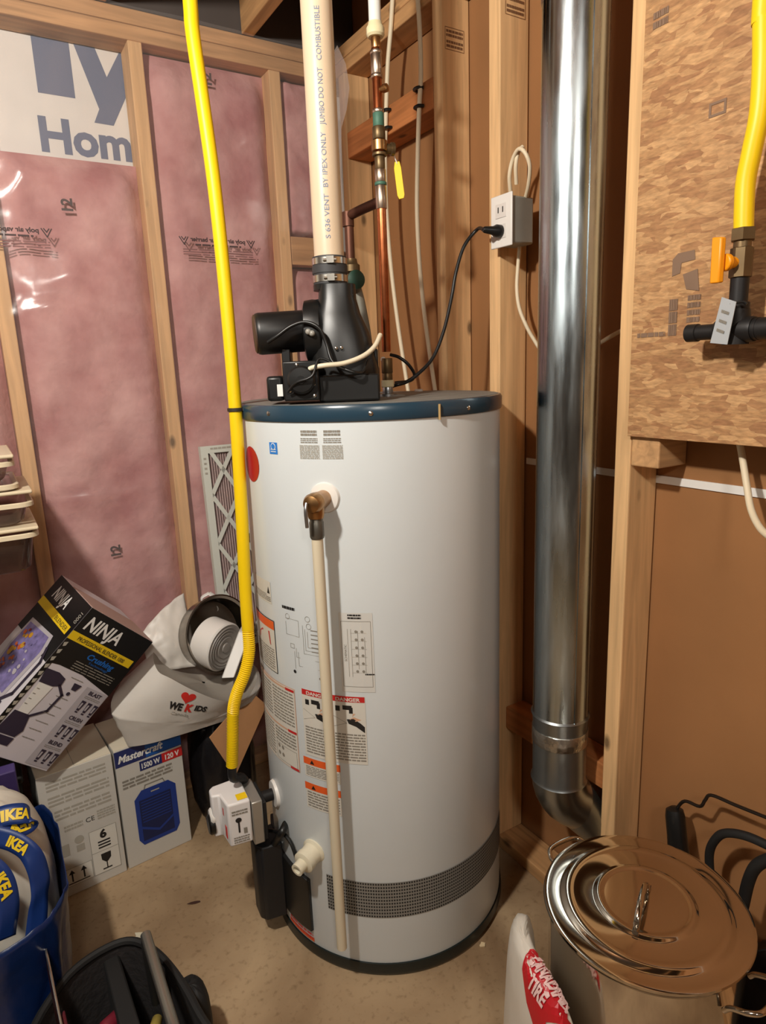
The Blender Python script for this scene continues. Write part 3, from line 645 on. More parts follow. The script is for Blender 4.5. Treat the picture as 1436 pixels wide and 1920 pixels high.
# access cover and burner shroud --------------------------------
M_COVER = mat('black cover', (20, 20, 20), .4)
a, b, c, e = quad(534, 1612, 579, 1735); mb = MB()
ua, ub = ACY(500, 1640)[0], ACY(581, 1640)[0]; zlo, zhi = ACY(570, 1735)[1]-.0, ACY(560, 1590)[1]
def cov(off, uu0, uu1, z0, z1, tl=0.):
    n = 14; rows = []
    for i in range(n+1):
        uu = uu0+(uu1-uu0)*i/n; rows.append([cyl_map(uu, z0, -.004), cyl_map(uu, z0+.003, off), cyl_map(uu, z1-.003-tl*i/n, off), cyl_map(uu, z1-tl*i/n, -.004)])
    return rows
mb.ring_loft(cov(.008, ua-.03, ub, .07, .245, .03)); mb.build('burner_cover', M_COVER, WH, bevel=.0015)
u, v = ACY(515, 1650); Pc = cyl_map(u, .0, 0); N_ = Vector((Pc.x-TX, Pc.y-TY, 0)).normalized(); Tn = Vector((-N_.y, N_.x, 0))
SH = AD(503, 1650, 1.50)
# gas valve ------------------------------------------------------
u, v = ACY(516, 1487); Gp = cyl_map(u, v, 0); GN = Vector((Gp.x-TX, Gp.y-TY, 0)).normalized(); GT = Vector((-GN.y, GN.x, 0))
MB().lathe(Gp-GN*.006, GN, [(.034, 0), (.034, .005), (.031, .012), (.014, .013)], 40).build('gas_valve_collar', M_WHITEP, WH)
MB().lathe(Gp, GN, [(.014, 0), (.014, .04)], 20).build('valve_shank', M_IRON, WH)
Gc = Gp+GN*.062+Vector((0, 0, -.028)); RG = Matrix((GN, GT, Vector((0, 0, 1)))).transposed()
gl = lambda n, t, z: Gc+GN*n+GT*t+Vector((0, 0, z))
GV = MB(); GV.box(gl(-.004, 0, 0), (.026, .098, .112), RG); gv = GV.build('gas_control_valve', mat('cast aluminium', (176, 172, 164), .4, .7), WH, bevel=.003)
mb = MB(); mb.box(gl(-.021, 0, -.004), (.012, .09, .1), RG); mb.cyl(gl(-.01, -.03, -.05), gl(-.01, -.03, -.075), .011); mb.cyl(gl(-.01, .02, -.05), gl(-.01, .02, -.07), .008)
mb.build('valve_back_plate', M_BLACKM, gv, bevel=.002)
# white cover: extruded profile with a step at the front
prof = [(n_, -t_) for n_, t_ in [(.011, -.05), (.011, .052), (.078, .046), (.088, .036), (.089, .006), (.070, .003), (.064, -.046)]]
mb = MB(); mb.prism([gl(n, t, -.042) for n, t in prof], (0, 0, .110)); mb.build('valve_cover', mat('white valve cover', (226, 222, 220), .4), gv, bevel=.005, bseg=3)
mb = MB(); mb.lathe(gl(.085, -.024, -.016), GN, [(.024, 0), (.024, .01), (.02, .014)], 28); mb.build('temperature_knob', M_BLACK, gv)
mb = MB(); mb.lathe(gl(.084, -.024, .004), GN, [(.02, 0), (.02, .006), (.016, .01)], 24); mb.build('knob_trim', M_WHITEP, gv)
d = Decal()
mp_ = pmap(gl(.038, -.0487, 0), -GN, (0, 0, 1), -GT)
sd = Vector((.064-.011, -.046+.05)); 
d.lines(-.018, .03, .018, .046, 2, M_LINE, 0, .5, 2); d.disc(-.004, .016, .007, M_TXT, 0); d.rect(-.006, -.02, -.002, .012, M_TXT, 0); d.lines(-.018, -.05, .018, -.03, 3, M_LINE, 0, .5, 4); d.rect(.006, -.026, .014, -.01, M_LINE, 0)
def side_map(uu, vv, off):
    p0 = gl(.011, .05, .01); p1 = gl(.064, .046, .01); t = (.5-uu/.053)
    return p0.lerp(p1, t)+Vector((0, 0, vv*.9))+GT*(off+.0004)
d.build('valve_print', side_map, gv)
d = Decal(); d.rect(-.012, -.012, .012, .012, mat('yellow sticker', (240, 200, 20), .5), 0)
d.build('yellow_sticker', pmap(gl(.026, .028, .0682), GN, GT, (0, 0, 1)), gv)
for n_, t_, z_, sy_, sz_ in ((.0665, .012, .034, .010, .018), (.0655, .022, -.012, .018, .030)): MB().box(gl(n_, t_, z_), (.004, sy_, sz_), RG).build('red_marker', M_RED, gv)
# shroud under the valve
mb = MB(); sx = [(.0, -.042), (.0, .042), (.05, .036), (.062, .02), (.062, -.024), (.05, -.036)]
Sb = Gp+GN*.004
mb.prism([Sb+GN*n+GT*t+Vector((0, 0, .055-Sb.z)) for n, t in sx], (0, 0, .205)); mb.build('burner_shroud', mat('black shroud', (22, 23, 26), .5), WH, bevel=.004)
mb = MB(); mb.tube([gl(-.01, -.03, -.07), gl(-.012, -.045, -.085), cyl_map(ACY(545, 1600)[0], .30, .01), cyl_map(ACY(572, 1640)[0], .235, .012)], .0045, 8, 6); mb.build('pilot_tube', M_BLACK, WH)
mb = MB(); e0 = cyl_map(ACY(535, 1545)[0], ACY(535, 1545)[1], -.002); e1 = cyl_map(ACY(541, 1555)[0], ACY(541, 1555)[1], .02)
mb.tube([e0, e1, cyl_map(ACY(528, 1580)[0], ACY(528, 1580)[1], .022), cyl_map(ACY(522, 1610)[0], ACY(522, 1610)[1], .02)], .009, 12, 6); mb.build('igniter_boot', M_BLACK, WH)
# ---------------------------------------------------------------- blower on the lid
BD = 1.385
def hexa(rows, n=20, pw=3.):
    """loft of super-ellipse sections: (centre, half width, half depth)"""
    R_ = []
    for cpt, hw_, hd_ in rows:
        ring = []
        for j in range(n):
            t = 2*math.pi*j/n; cx, sy = math.cos(t), math.sin(t)
            ring.append(cpt+RH*(hw_*math.copysign(abs(cx)**(2/pw), cx))+FH*(hd_*math.copysign(abs(sy)**(2/pw), sy)))
        R_.append(ring)
    return R_
def sec(xl, xr, py, hd_, d=BD):
    a = AD(xl, py, d); b = AD(xr, py, d); return ((a+b)/2, (b-a).length/2, hd_)
BL = MB(); BL.ring_loft(hexa([sec(598, 666, 535, .034), sec(597, 668, 562, .036), sec(590, 676, 590, .045), sec(584, 692, 625, .055), sec(584, 704, 665, .06), sec(586, 711, 695, .062), sec(586, 711, 712, .062)]))
blo = BL.build('blower_housing', M_BLACK, WH, smooth=50)
m0, m1 = AD(476, 627, 1.36), AD(578, 620, BD)
mb = MB(); mb.lathe(m0, m1-m0, [(.036, .003), (.0395, .006), (.041, .012), (.041, .105), (.038, .11)], 40); mb.build('motor', mat('black motor steel', (20, 19, 19), .42, vary=.1), blo)
mb = MB(); mb.lathe(m0, m1-m0, [(.034, 0), (.0375, .002), (.0375, .0062)], 36); mb.build('motor_end_cap', mat('brown end cap', (70, 50, 36), .6), blo)
v0_, v1_ = AD(572, 624, BD), AD(606, 622, BD)
mb = MB(); mb.lathe(v0_, v1_-v0_, [(.05, 0), (.062, .004), (.064, .02), (.062, .034), (.05, .04)], 44); mb.build('scroll_case', M_BLACK, blo)
mb = MB(); c0 = AD(560, 562, 1.4)
mb.prism([AD(567, 575, 1.37), AD(572, 565, 1.37), AD(600, 560, 1.37), AD(604, 640, 1.37), AD(578, 640, 1.37)], FH*.012); mb.build('motor_bracket', M_BLACK, blo, bevel=.002)
def blk(x0, x1, y0, y1, d0, dep):
    a = AD(x0, y0, d0); b = AD(x1, y1, d0); mb = MB()
    zz0, zz1 = min(a.z, b.z), max(a.z, b.z); zz0 = max(zz0, TH+.0015)
    A_ = Vector((a.x, a.y, zz0)); Wd = (b-a).dot(RH)
    mb.prism([A_, A_+RH*Wd, A_+RH*Wd+FH*dep, A_+FH*dep], (0, 0, zz1-zz0)); return mb
bb = blk(528, 600, 678, 750, 1.30, .12); bb.build('switch_block', M_BLACK, blo, bevel=.003)
bb = blk(596, 713, 704, 750, 1.315, .13); bb.build('base_block', M_BLACK, blo, bevel=.004)
bb = blk(662, 712, 655, 752, 1.36, .07); bb.build('inlet_box', M_BLACK, blo, bevel=.004)
bb = blk(498, 532, 706, 752, 1.325, .10); bb.build('flange', M_BLACK, blo, bevel=.006)
bb = blk(527, 545, 655, 682, 1.345, .04); bb.build('motor_leg', M_BLACK, blo, bevel=.002)
pc = AD(566, 712, 1.30); mb = MB(); mb.lathe(pc, -FH, [(.027, 0), (.027, .012), (.023, .016), (.008, .017), (.008, .02)], 32); mb.build('pressure_switch', M_BLACK, blo)
for px, py in ((556, 684), (588, 721), (544, 733), (590, 742), (630, 653), (640, 652)):
    q = AD(px, py, 1.299 if py > 670 else 1.322); mb = MB(); mb.lathe(q, -FH, [(.0035, -.004), (.0033, .0015), (.001, .003)], 12); mb.build('bolt', M_STEEL, blo)
a = AD(519, 721, 1.3225); b_ = AD(531, 743, 1.3225); mb = MB(); mb.prism([Vector((a.x, a.y, max(b_.z, TH+.002))), Vector((a.x, a.y, max(b_.z, TH+.002)))+RH*.011, Vector((a.x, a.y, a.z))+RH*.011, Vector((a.x, a.y, a.z))], FH*.002); mb.build('white_sticker', M_WHITE, blo)
def cab(name, pts, r, m, par, n=10): mb = MB(); mb.tube([AD(*q) for q in pts], r, n, 6); return mb.build(name, m, par)
cab('air_hose', [(576, 698, 1.29), (584, 690, 1.29), (610, 685, 1.285), (645, 681, 1.29), (680, 668, 1.30), (702, 650, 1.32), (713, 628, 1.35)], .0048, M_CREAM, blo)['label'] = 'cream air hose'
cab('motor_wire', [(502, 642, 1.32), (520, 630, 1.315), (545, 612, 1.315), (572, 604, 1.315), (598, 615, 1.31), (612, 645, 1.31), (625, 680, 1.30), (660, 697, 1.29), (678, 699, 1.30)], .0035, M_BLACK, blo)
cab('switch_wire', [(540, 735, 1.29), (555, 718, 1.28), (585, 705, 1.275), (600, 672, 1.29), (640, 690, 1.29), (676, 700, 1.30), (690, 675, 1.32), (698, 660, 1.33)], .0025, M_BLACK, blo)
for px, py in ((585, 625), (578, 622)):
    q = AD(px, py, 1.318); mb = MB(); mb.sphere(q, .006, 12, 8); mb.build('wire_nut', mat('clear wire nut', (150, 146, 138), .3), blo)
# rubber coupling with two clamps
PV0, PV1 = AD(615.5, 482, 1.39), AD(592.5, -30, 1.39)
PVx = Vector(((PV0.x+PV1.x)/2, (PV0.y+PV1.y)/2, 0)); PVR = .0297
zc = lambda py: AD(617, py, 1.39).z
cpl = MB().lathe((PVx.x, PVx.y, zc(537)), (0, 0, 1), [(.031, 0), (.034, .003), (.034, zc(515)-zc(537)), (.0355, zc(514)-zc(537)), (.0355, zc(500)-zc(537)), (.034, zc(499)-zc(537)), (.034, zc(483)-zc(537)), (.031, zc(482)-zc(537))], 40).build('rubber_coupling', M_RUBBER, WH)
for y0_, y1_ in ((486, 498), (518, 531)):
    mb = MB(); mb.lathe((PVx.x, PVx.y, zc(y1_)), (0, 0, 1), [(.0345, 0), (.0352, .0005), (.0352, zc(y0_)-zc(y1_)), (.0345, zc(y0_)-zc(y1_)+.0003)], 40)
    q = Vector((PVx.x, PVx.y, (zc(y0_)+zc(y1_))/2))-FH*.036+RH*.004; mb.box(q, (.014, .008, .013), Matrix((RH, FH, Vector((0, 0, 1)))).transposed()); mb.cyl(q-RH*.014, q+RH*.012, .003)
    mb.build('hose_clamp', M_STEEL, cpl)
MB().lathe((PVx.x, PVx.y, zc(545)), (0, 0, 1), [(.035, 0), (.035, zc(535)-zc(545)), (.031, zc(534)-zc(545))], 36).build('outlet_collar', M_BLACK, blo)
for px, py, r in ((655, 751, .018), (785, 733, .011)):
    q = AZ(px, py, TH+.002); MB().lathe(q, (0, 0, 1), [(r, -.001), (r, .003), (r*.8, .005)], 24).build('plastic_plug', M_WHITEP, WH)

# ================================================================== PIPES AND CABLES
VP = MB().cyl((PVx.x, PVx.y, zc(487)), (PVx.x, PVx.y, 2.34), PVR, n=48).build('vent_pipe', M_PVC); setp(VP, 'cream white plastic vent pipe rising from the black blower to the ceiling', 'vent pipe')
d = Decal(.004); pim = mat('pipe print', (128, 138, 160), .5)
aang = math.atan2(-PVx.y, -PVx.x)+.15
zz = 1.62
for t in ('S 636 VENT', 'BY IPEX ONLY', 'JUMBO DO NOT', 'COMBUSTIBLE', 'CONSTRUCTION', 'SYSTEM 636', 'CONSTRUCT', 'AND', 'COMMERCIAL'):
    h = .008*len(t); d.text(t, zz, 0, .0095, pim, 0, 'L', fit=h); zz += h+.012
d.build('pipe_lettering', lambda u, v, off: Vector((PVx.x+(PVR+off)*math.cos(aang-v/PVR), PVx.y+(PVR+off)*math.sin(aang-v/PVR), u)), VP)

# cold water pipe (copper)
def vcol(name, px0, py0, px1, py1, d): 
    a = AD(px0, py0, d); b = AD(px1, py1, d); return Vector(((a.x+b.x)/2, (a.y+b.y)/2, 0))
CD = 1.50; CP = vcol('', 707, 70, 723, 690, CD); zp = lambda py: AD(715, py, CD).z
WP = empty('copper_water_pipe', 'vertical copper pipe with brass fittings and white upper tube above the heater', 'water pipe', (CP.x, CP.y, TH))
def seg(name, y0, y1, r, m, par=WP, r2=None, prof=None):
    z0, z1 = max(zp(y1), TH+.001), zp(y0); mb = MB(); L_ = z1-z0
    mb.lathe((CP.x, CP.y, z0), (0, 0, 1), prof(L_) if prof else [(r*.94, 0), (r, .001), (r, L_-.001), (r*.94, L_)], 24); return mb.build(name, m, par)
ztop = 2.35
MB().cyl((CP.x, CP.y, zp(60)), (CP.x, CP.y, ztop), .0125, n=24).build('white_tube', M_PEX, WP)
seg('nylon_nut', 42, 70, .018, M_NYLON, prof=lambda L_: [(.015, 0), (.0185, .004), (.0185, L_*.6), (.015, L_*.8), (.014, L_)])
seg('brass_adapter', 66, 96, .0095, M_BRASS)
seg('copper_tube', 90, 660, .0098, M_COPPER)
for nm, y0, y1, r, m in (('solder_joint', 95, 102, .0125, M_SOLDER), ('coupling', 100, 140, .0115, M_SOLDER), ('solder_joint', 140, 147, .0125, M_SOLDER), ('solder_joint', 205, 212, .0118, M_SOLDER), ('patina_band', 212, 238, .0116, M_VERDI), ('union', 238, 262, .0135, M_BRASSD), ('union_nut', 264, 284, .0165, M_BRASS), ('union_ring', 287, 293, .0155, M_BRASSD), ('nipple', 293, 318, .0108, M_BRASSD), ('sleeve', 318, 342, .0118, M_SOLDER), ('patina_band', 342, 348, .0128, M_VERDI), ('tee', 348, 392, .0118, M_SOLDER), ('brass_union', 672, 700, .0125, M_BRASSD), ('brass_collar', 700, 716, .0115, M_BRASSD), ('cream_ring', 713, 726, .0145, M_NYLON), ('zinc_nipple', 724, 742, .012, M_ZINC), ('zinc_flange', 738, 748, .022, M_ZINC)):
    seg(nm, y0, y1, r, m)
q = Vector((CP.x, CP.y, zp(170))); mb = MB(); dirv = (RH*.8-FH*.6).normalized(); mb.lathe(q, dirv, [(.006, .005), (.006, .014), (.008, .015), (.008, .024), (.004, .026)], 16); mb.build('bleed_port', M_BRASS, WP)
q = Vector((CP.x, CP.y, zp(278))); mb = MB(); mb.lathe(q, (RH*.9+FH*.3), [(.01, .0), (.01, .024), (.013, .025), (.013, .032)], 16); mb.build('valve_stem', M_BRASSD, WP)
MB().lathe((CP.x+.012, CP.y, TH+.001), (0, 0, 1), [(.030, 0), (.026, .003), (.014, .005)], 24).build('putty_pad', mat('grey putty', (150, 150, 146), .7), WP)
mb = MB(); q = Vector((CP.x, CP.y, zp(674)))-RH*.008; mb.sphere(q, .006, 12, 8); mb.build('white_bead', M_WHITEP, WP)
# tag on the pipe
t0, t1 = AD(744, 303, 1.52), AD(751, 365, 1.52); mb = MB(); ax = (t1-t0).normalized(); sx_ = ax.cross(FH).normalized()
pl = [(-.0045, .0), (.0055, .0), (.0075, .012), (.0085, .066), (.006, .073), (-.004, .074), (-.007, .066), (-.0075, .012)]
TG = MB(); TG.prism([t0+sx_*a+ax*b for a, b in pl], FH*.002); tg = TG.build('pipe_tag', M_YELTAG, bevel=.0006); setp(tg, 'yellow plastic tag hanging from the copper pipe', 'tag')
mb = MB(); mb.tube([t0+ax*.004, AD(738, 290, 1.515), AD(733, 278, 1.505)], .0012, 6, 4); mb.build('tag_string', M_WHITEP, tg)
# hot water pipe with elbow and valve, behind the vent pipe
HD = 1.60
HP = empty('hot_water_pipe', 'dark copper elbow pipe with green handled valve behind the vent pipe', 'water pipe', AD(657, 600, HD))
mb = MB(); e0 = AD(712, 378, 1.51); mb.tube([e0, AD(680, 392, 1.56), AD(660, 402, 1.59), AD(655, 406, HD), AD(654, 414, HD), AD(655, 440, HD), AD(657, 490, HD)], .0105, 16, 5); mb.build('copper_elbow', M_COPPERD, HP)
mb = MB(); mb.tube([AD(652, 398, HD), AD(653, 425, HD)], .0135, 16, 1); mb.build('elbow_fitting', M_COPPERD, HP)
q = AD(659, 496, HD); mb = MB(); mb.lathe(q-Vector((0, 0, .02)), (0, 0, 1), [(.012, 0), (.019, .004), (.019, .018), (.014, .022), (.012, .032)], 20); mb.build('valve_bonnet', M_BRASSD, HP)
q = AD(665, 525, HD-.03); mb = MB(); mb.lathe(q, (RH*.5-FH).normalized(), [(.01, -.03), (.01, 0), (.02, .001), (.021, .01), (.014, .014)], 20); mb.build('valve_handle', mat('green handle', (28, 60, 46), .5), HP)
mb = MB(); mb.tube([AD(662, 500, HD), AD(668, 540, HD), AD(676, 572, HD), AD(688, 640, HD), AD(690, 700, HD)], .012, 14, 5); mb.build('lower_tube', mat('grey tube', (120, 116, 104), .5), HP)

# cream cables on the right wall
def wire(name, pts, r, m, lab, cat='cable', group=None):
    mb = MB(); mb.tube(pts, r, 10, 7); return setp(mb.build(name, m), lab, cat, group)
CABX = XW-.008
wire('electrical_cable', [AX(737, -20, CABX), AX(732, 60, CABX), AX(727, 120, CABX), AX(724, 200, CABX), AX(723, 240, CABX), AX(722, 300, CABX), AX(725, 400, CABX), AX(733, 500, CABX), AX(745, 600, CABX), AX(760, 700, CABX), AX(776, 800, CABX)], .0062, M_NM, 'cream cable running down just right of the copper pipe')
wire('electrical_cable', [AX(782, -20, CABX), AX(787, 60, CABX), AX(789, 140, CABX), AX(786, 200, CABX), AX(783, 300, CABX), AX(782, 400, CABX), AX(787, 500, CABX), AX(797, 600, CABX), AX(811, 700, CABX), AX(826, 800, CABX)], .0062, M_NM, 'cream cable held by black clips left of the knotty stud')
for px, py, lab in ((784, 167, 'black cable clip on the wood block, upper of the right pair'), (785, 201, 'black cable clip on the wood block, lower of the right pair'), (724, 208, 'black cable clip beside the copper pipe, upper of two'), (726, 241, 'black cable clip beside the copper pipe, lower of two')):
    q = AX(px, py, CABX); mb = MB(); mb.tube([q+Vector((.006, .014, 0)), q+Vector((-.006, .010, 0)), q+Vector((-.0085, 0, 0)), q+Vector((-.006, -.010, 0)), q+Vector((.006, -.014, 0))], .0042, 8, 4)
    setp(mb.build('cable_clip', M_BLACK), lab, 'cable clip', 'black clips holding the cream cables')

# outlet box
PX = 1.078; a = AX(920, 417, PX); b_ = AX(959, 410, PX); zo0 = AX(958, 459, PX).z; zo1 = AX(958, 358, PX).z
yo0, yo1 = b_.y, a.y; yc = (yo0+yo1)/2; zc_ = (zo0+zo1)/2
OB = empty('electrical_outlet', 'white outlet plate on a grey steel box beside the duct', 'outlet', (1.13, yc, zo0))
mb = MB(); mb.bx((PX+.005, yo0+.005, zo0+.006), (1.15, min(1.2535, yo1-.005), zo1-.006)); mb.build('outlet_box', M_BOX, OB, bevel=.004)
mb = MB(); mb.bx((PX, yo0, zo0), (PX+.005, yo1, zo1)); op = mb.build('cover_plate', M_WHITEP, OB, bevel=.002)
for s_ in (1, -1):
    mb = MB(); mb.bx((PX-.0015, yc-.017, zc_+s_*.022-.015), (PX, yc+.017, zc_+s_*.022+.015)); rc = mb.build('receptacle', mat('receptacle white', (214, 208, 202), .4), op, bevel=.0005)
    if s_ == 1:
        mb = MB(); mb.bx((PX-.002, yc-.009, zc_+.018), (PX-.0014, yc-.006, zc_+.03)); mb.bx((PX-.002, yc+.006, zc_+.018), (PX-.0014, yc+.009, zc_+.03)); mb.build('slots', M_TXT, op)
# black power cord
pq = Vector((PX-.002, yc, zc_-.022))
mb = MB(); mb.lathe(pq, (-1, .15, .05), [(.014, 0), (.014, .012), (.0095, .02), (.007, .042), (.0045, .046)], 18)
PC = empty('power_cord', 'black power cord from the outlet down to the heater top', 'power cord', pq)
mb.build('plug', M_BLACK, PC)
pe = pq+Vector((-1, .15, .05)).normalized()*.043
mb = MB(); mb.tube([pe, AD(895, 430, 1.64), AD(870, 462, 1.64), AD(855, 510, 1.63), AD(846, 560, 1.62), AD(832, 620, 1.60), AD(812, 670, 1.58), AD(785, 700, 1.56), AD(762, 716, 1.55), AD(742, 722, 1.545), AD(730, 726, 1.57)], .0042, 10, 8); mb.build('cord', M_BLACK, PC)
wire('electrical_cable', [AD(732, 665, 1.57), AD(748, 670, 1.56), AD(766, 684, 1.56), AD(777, 703, 1.58), AD(768, 714, 1.595), AD(740, 718, 1.60)], .0038, M_BLACK, 'short black loop of wire on the heater top behind the copper pipe')
# white cables around the outlet
wire('electrical_cable', [AX(957, 362, 1.115), AX(955, 330, 1.10), AX(961, 300, 1.095), AX(972, 280, 1.09), AX(984, 286, 1.09), AX(993, 310, 1.10), AX(991, 345, 1.115), AX(985, 372, 1.13)], .0045, M_NM, 'white cable looped above the outlet box')
wire('electrical_cable', [AX(968, 345, 1.115), AX(967, 310, 1.10), AX(972, 284, 1.10), AX(980, 275, 1.11)], .0045, M_NM, 'short second strand of white cable above the outlet box')
wire('electrical_cable', [AX(974, 462, 1.14), AX(971, 500, 1.14), AX(969, 540, 1.135), AX(973, 575, 1.13), AX(984, 605, 1.13), AX(1000, 635, 1.14), AX(1020, 660, 1.15), AX(1060, 665, 1.16), AX(1110, 650, 1.17), AX(1150, 628, 1.17), AX(1180, 612, 1.18)], .0045, M_NM, 'white cable running from below the outlet behind the duct')
wire('electrical_cable', [AX(1384, 815, 1.15), AX(1392, 860, 1.15), AX(1400, 910, 1.14), AX(1408, 955, 1.12), AX(1425, 990, 1.09), AX(1450, 1012, 1.06)], .006, M_NM, 'white cable hanging below the strand board at the right edge')

# ================================================================== YELLOW GAS LINE, GAS STOP
pts = [Vector((AD(354, -25, 1.41).x-.004, AD(354, -25, 1.41).y, 2.42)), AD(354, -25, 1.41), AD(361, 60, 1.41), AD(380, 190, 1.41), AD(402, 350, 1.41), AD(423, 550, 1.41), AD(441, 765, 1.405), AD(453, 960, 1.40), AD(459, 1090, 1.40), AD(465, 1180, 1.395), AD(467, 1222, 1.39), AD(459, 1262, 1.38), AD(444, 1300, 1.375), AD(437, 1335, 1.375), AD(436, 1390, 1.375), AD(435, 1437, 1.375)]
GH = empty('gas_line', 'yellow flexible gas line hanging from the ceiling beside the heater', 'gas line', pts[-1])
def rib(t, i): return .0142
mb = MB(); mb.tube(pts[:10], .0138, 18, 10); mb.build('smooth_tube', M_YEL, GH)
mb = MB(); mb.tube(pts[9:], .0138, 18, 22, rf=lambda t, i: .0128+.0012*(1 if i % 2 else -1)*1.); mb.build('corrugated_tube', M_YEL, GH, smooth=80)
q = AD(441, 768, 1.405); mb = MB(); mb.lathe(q-Vector((0, 0, .004)), (0, 0, 1), [(.0145, 0), (.0165, .001), (.0165, .007), (.0145, .008)], 20); mb.box(q+RH*.02, (.018, .006, .006), Matrix.Rotation(-YAW, 3, 'Z')); mb.build('cable_tie', mat('dark tie', (46, 40, 30), .6), GH)
mb = MB(); e_ = pts[-1]; mb.tube([e_+Vector((0, 0, .004)), e_-Vector((0, 0, .03)), e_+FH*.03+RH*.012-Vector((0, 0, .05)), gl(-.012, -.075, .02), gl(-.006, -.045, .0)], .0105, 14, 5); mb.build('black_elbow', M_IRON, GH)
# second thin cream wire beside the hose on the tank
wire('electrical_cable', [AD(465, 880, 1.46), AD(468, 960, 1.46), AD(474, 1050, 1.46), AD(478, 1090, 1.46)], .0022, M_CREAM, 'thin cream wire beside the yellow hose on the heater')

GX = 1.045
hp = [Vector((GX, AX(1434, -40, GX).y, 2.42)), AX(1434, -40, GX), AX(1431, 40, GX), AX(1430, 120, GX), AX(1424, 210, GX), AX(1409, 285, GX), AX(1398, 340, GX), AX(1395, 390, GX), AX(1394, 432, GX)]
GS = empty('gas_stop', 'yellow hose with orange handled gas valve on black iron pipe', 'gas valve', AX(1395, 640, GX))
mb = MB(); mb.tube(hp, .0142, 20, 10); hh = mb.build('yellow_hose', M_YEL, GS)
gcol = hp[-1]; gz = lambda py: AX(1394, py, GX).z
def gseg(nm, y0, y1, r, m, n=24):
    mb = MB(); L_ = gz(y0)-gz(y1); mb.lathe((gcol.x, gcol.y, gz(y1)), (0, 0, 1), [(r*.92, 0), (r, .001), (r, L_-.001), (r*.92, L_)], n); return mb.build(nm, m, GS)
gseg('hose_nut', 428, 452, .0185, M_BRASSD, 6); gseg('hose_ferrule', 448, 466, .013, M_BRASSD); gseg('valve_body', 464, 520, .017, M_BRASSD, 8); gseg('black_nipple', 515, 575, .0135, M_IRON); gseg('pipe_collar', 566, 588, .017, M_IRON)
q = Vector((gcol.x, gcol.y, gz(492)))
mb = MB(); mb.lathe(q, (-1, .25, 0), [(.009, .008), (.009, .024), (.013, .025), (.013, .034)], 18)
mb.prism([q+Vector((-.034, .010, 0))+Vector(k) for k in ((-.002, .009, -.030), (-.002, -.006, -.030), (-.002, -.006, .036), (-.002, .010, .038))], (-.009, .003, 0)); mb.build('lever_handle', M_ORANGE, GS, bevel=.002)
tz = gz(618)
mb = MB(); mb.lathe((gcol.x, gcol.y, tz), (0, 0, 1), [(.0195, -.022), (.0195, .022), (.018, .032)], 24); mb.lathe((gcol.x, gcol.y+.03, tz), (0, -1, 0), [(.0185, 0), (.0195, .004), (.0195, .056), (.0185, .06)], 24); mb.build('pipe_tee', M_IRON, GS)
mb = MB(); mb.lathe((gcol.x, gcol.y+.085, tz), (0, -1, 0), [(.010, 0), (.0145, .002), (.0145, .02), (.0125, .021), (.0125, .06)], 24); mb.build('pipe_cap', M_IRON, GS)
mb = MB(); mb.cyl((gcol.x, gcol.y-.03, tz), (gcol.x, gcol.y-.4, tz), .0165, n=24); mb.lathe((gcol.x, gcol.y-.034, tz), (0, -1, 0), [(.0172, 0), (.0172, .003)], 24); mb.build('iron_pipe', M_IRON, GS)
mb = MB(); mb.cyl((gcol.x+.01, gcol.y, tz), (1.0985, gcol.y, tz), .011); mb.build('wall_bracket', M_IRON, GS)
# grey tag
c4 = [AX(1354, 557, GX-.03), AX(1381, 566, GX-.032), AX(1364, 646, GX-.028), AX(1332, 643, GX-.026)]
mb = MB(); mb.prism(c4, (-.0012, 0, 0)); gt = mb.build('valve_tag', M_TAG, smooth=0); setp(gt, 'grey card tag tied to the black iron gas pipe', 'tag')
d = Decal(); U_ = (c4[1]-c4[0]).normalized(); V_ = (c4[0]-c4[3]).normalized(); d.lines(.006, -.055, .02, -.012, 3, M_LINE, 0, .3, 6)
d.build('tag_writing', pmap(c4[0]+Vector((-.0013, 0, 0)), U_, V_, (-1, 0, 0)), gt)
mb = MB(); mb.tube([c4[1]*.6+c4[0]*.4-V_*.006, AX(1392, 566, GX-.02), AX(1400, 570, GX-.018)], .002, 8, 4); mb.build('tag_tie', M_BLACK, gt)

# ================================================================== GALVANISED DUCT
DX, DY, DR = 1.058, .983, .0625
DU = empty('round_duct', 'tall round galvanised steel duct standing in front of the right wall', 'duct', (DX, DY, .1))
zd = lambda py: AX(1060, py, DX).z
zb1 = zd(1340)
M_FOIL = mat('foil tape', (190, 188, 182), .3, 1., vary=.1, bump=.5, bscale=40)
MB().cyl((DX, DY, zb1), (DX, DY, 2.335), DR, n=64).build('duct_pipe', M_GALV, DU)
mb = MB(); mb.lathe((DX, DY, zd(14)), (0, 0, 1), [(DR+.0006, 0), (DR+.002, .002), (DR+.002, .1), (DR+.0006, .102)], 64); mb.build('foil_joint', M_FOIL, DU)
a0 = math.atan2(-DY, -DX)+.55
mb = MB(); mb.box((DX+DR*math.cos(a0), DY+DR*math.sin(a0), (zb1+2.33)/2), (.004, .004, 2.33-zb1), Matrix.Rotation(a0, 3, 'Z')); mb.build('lock_seam', M_GALV, DU)
zc1, zc2 = zd(1365), zd(1465)
mb = MB(); mb.lathe((DX, DY, zc2), (0, 0, 1), [(DR-.002, 0), (DR+.003, .002), (DR-.001, .008), (DR-.001, zc1-zc2), (DR+.001, zb1-zc2-.003), (DR+.004, zb1-zc2), (DR, zb1-zc2+.004)], 64); mb.build('collar', mat('galvanised collar', (150, 156, 158), .35, 1., vary=.1), DU)
mb = MB(); mb.lathe((DX, DY, zd(1392)), (0, 0, 1), [(DR+.0004, 0), (DR+.0012, .001), (DR+.0012, .035), (DR+.0004, .036)], 64); mb.build('foil_band', M_FOIL, DU)
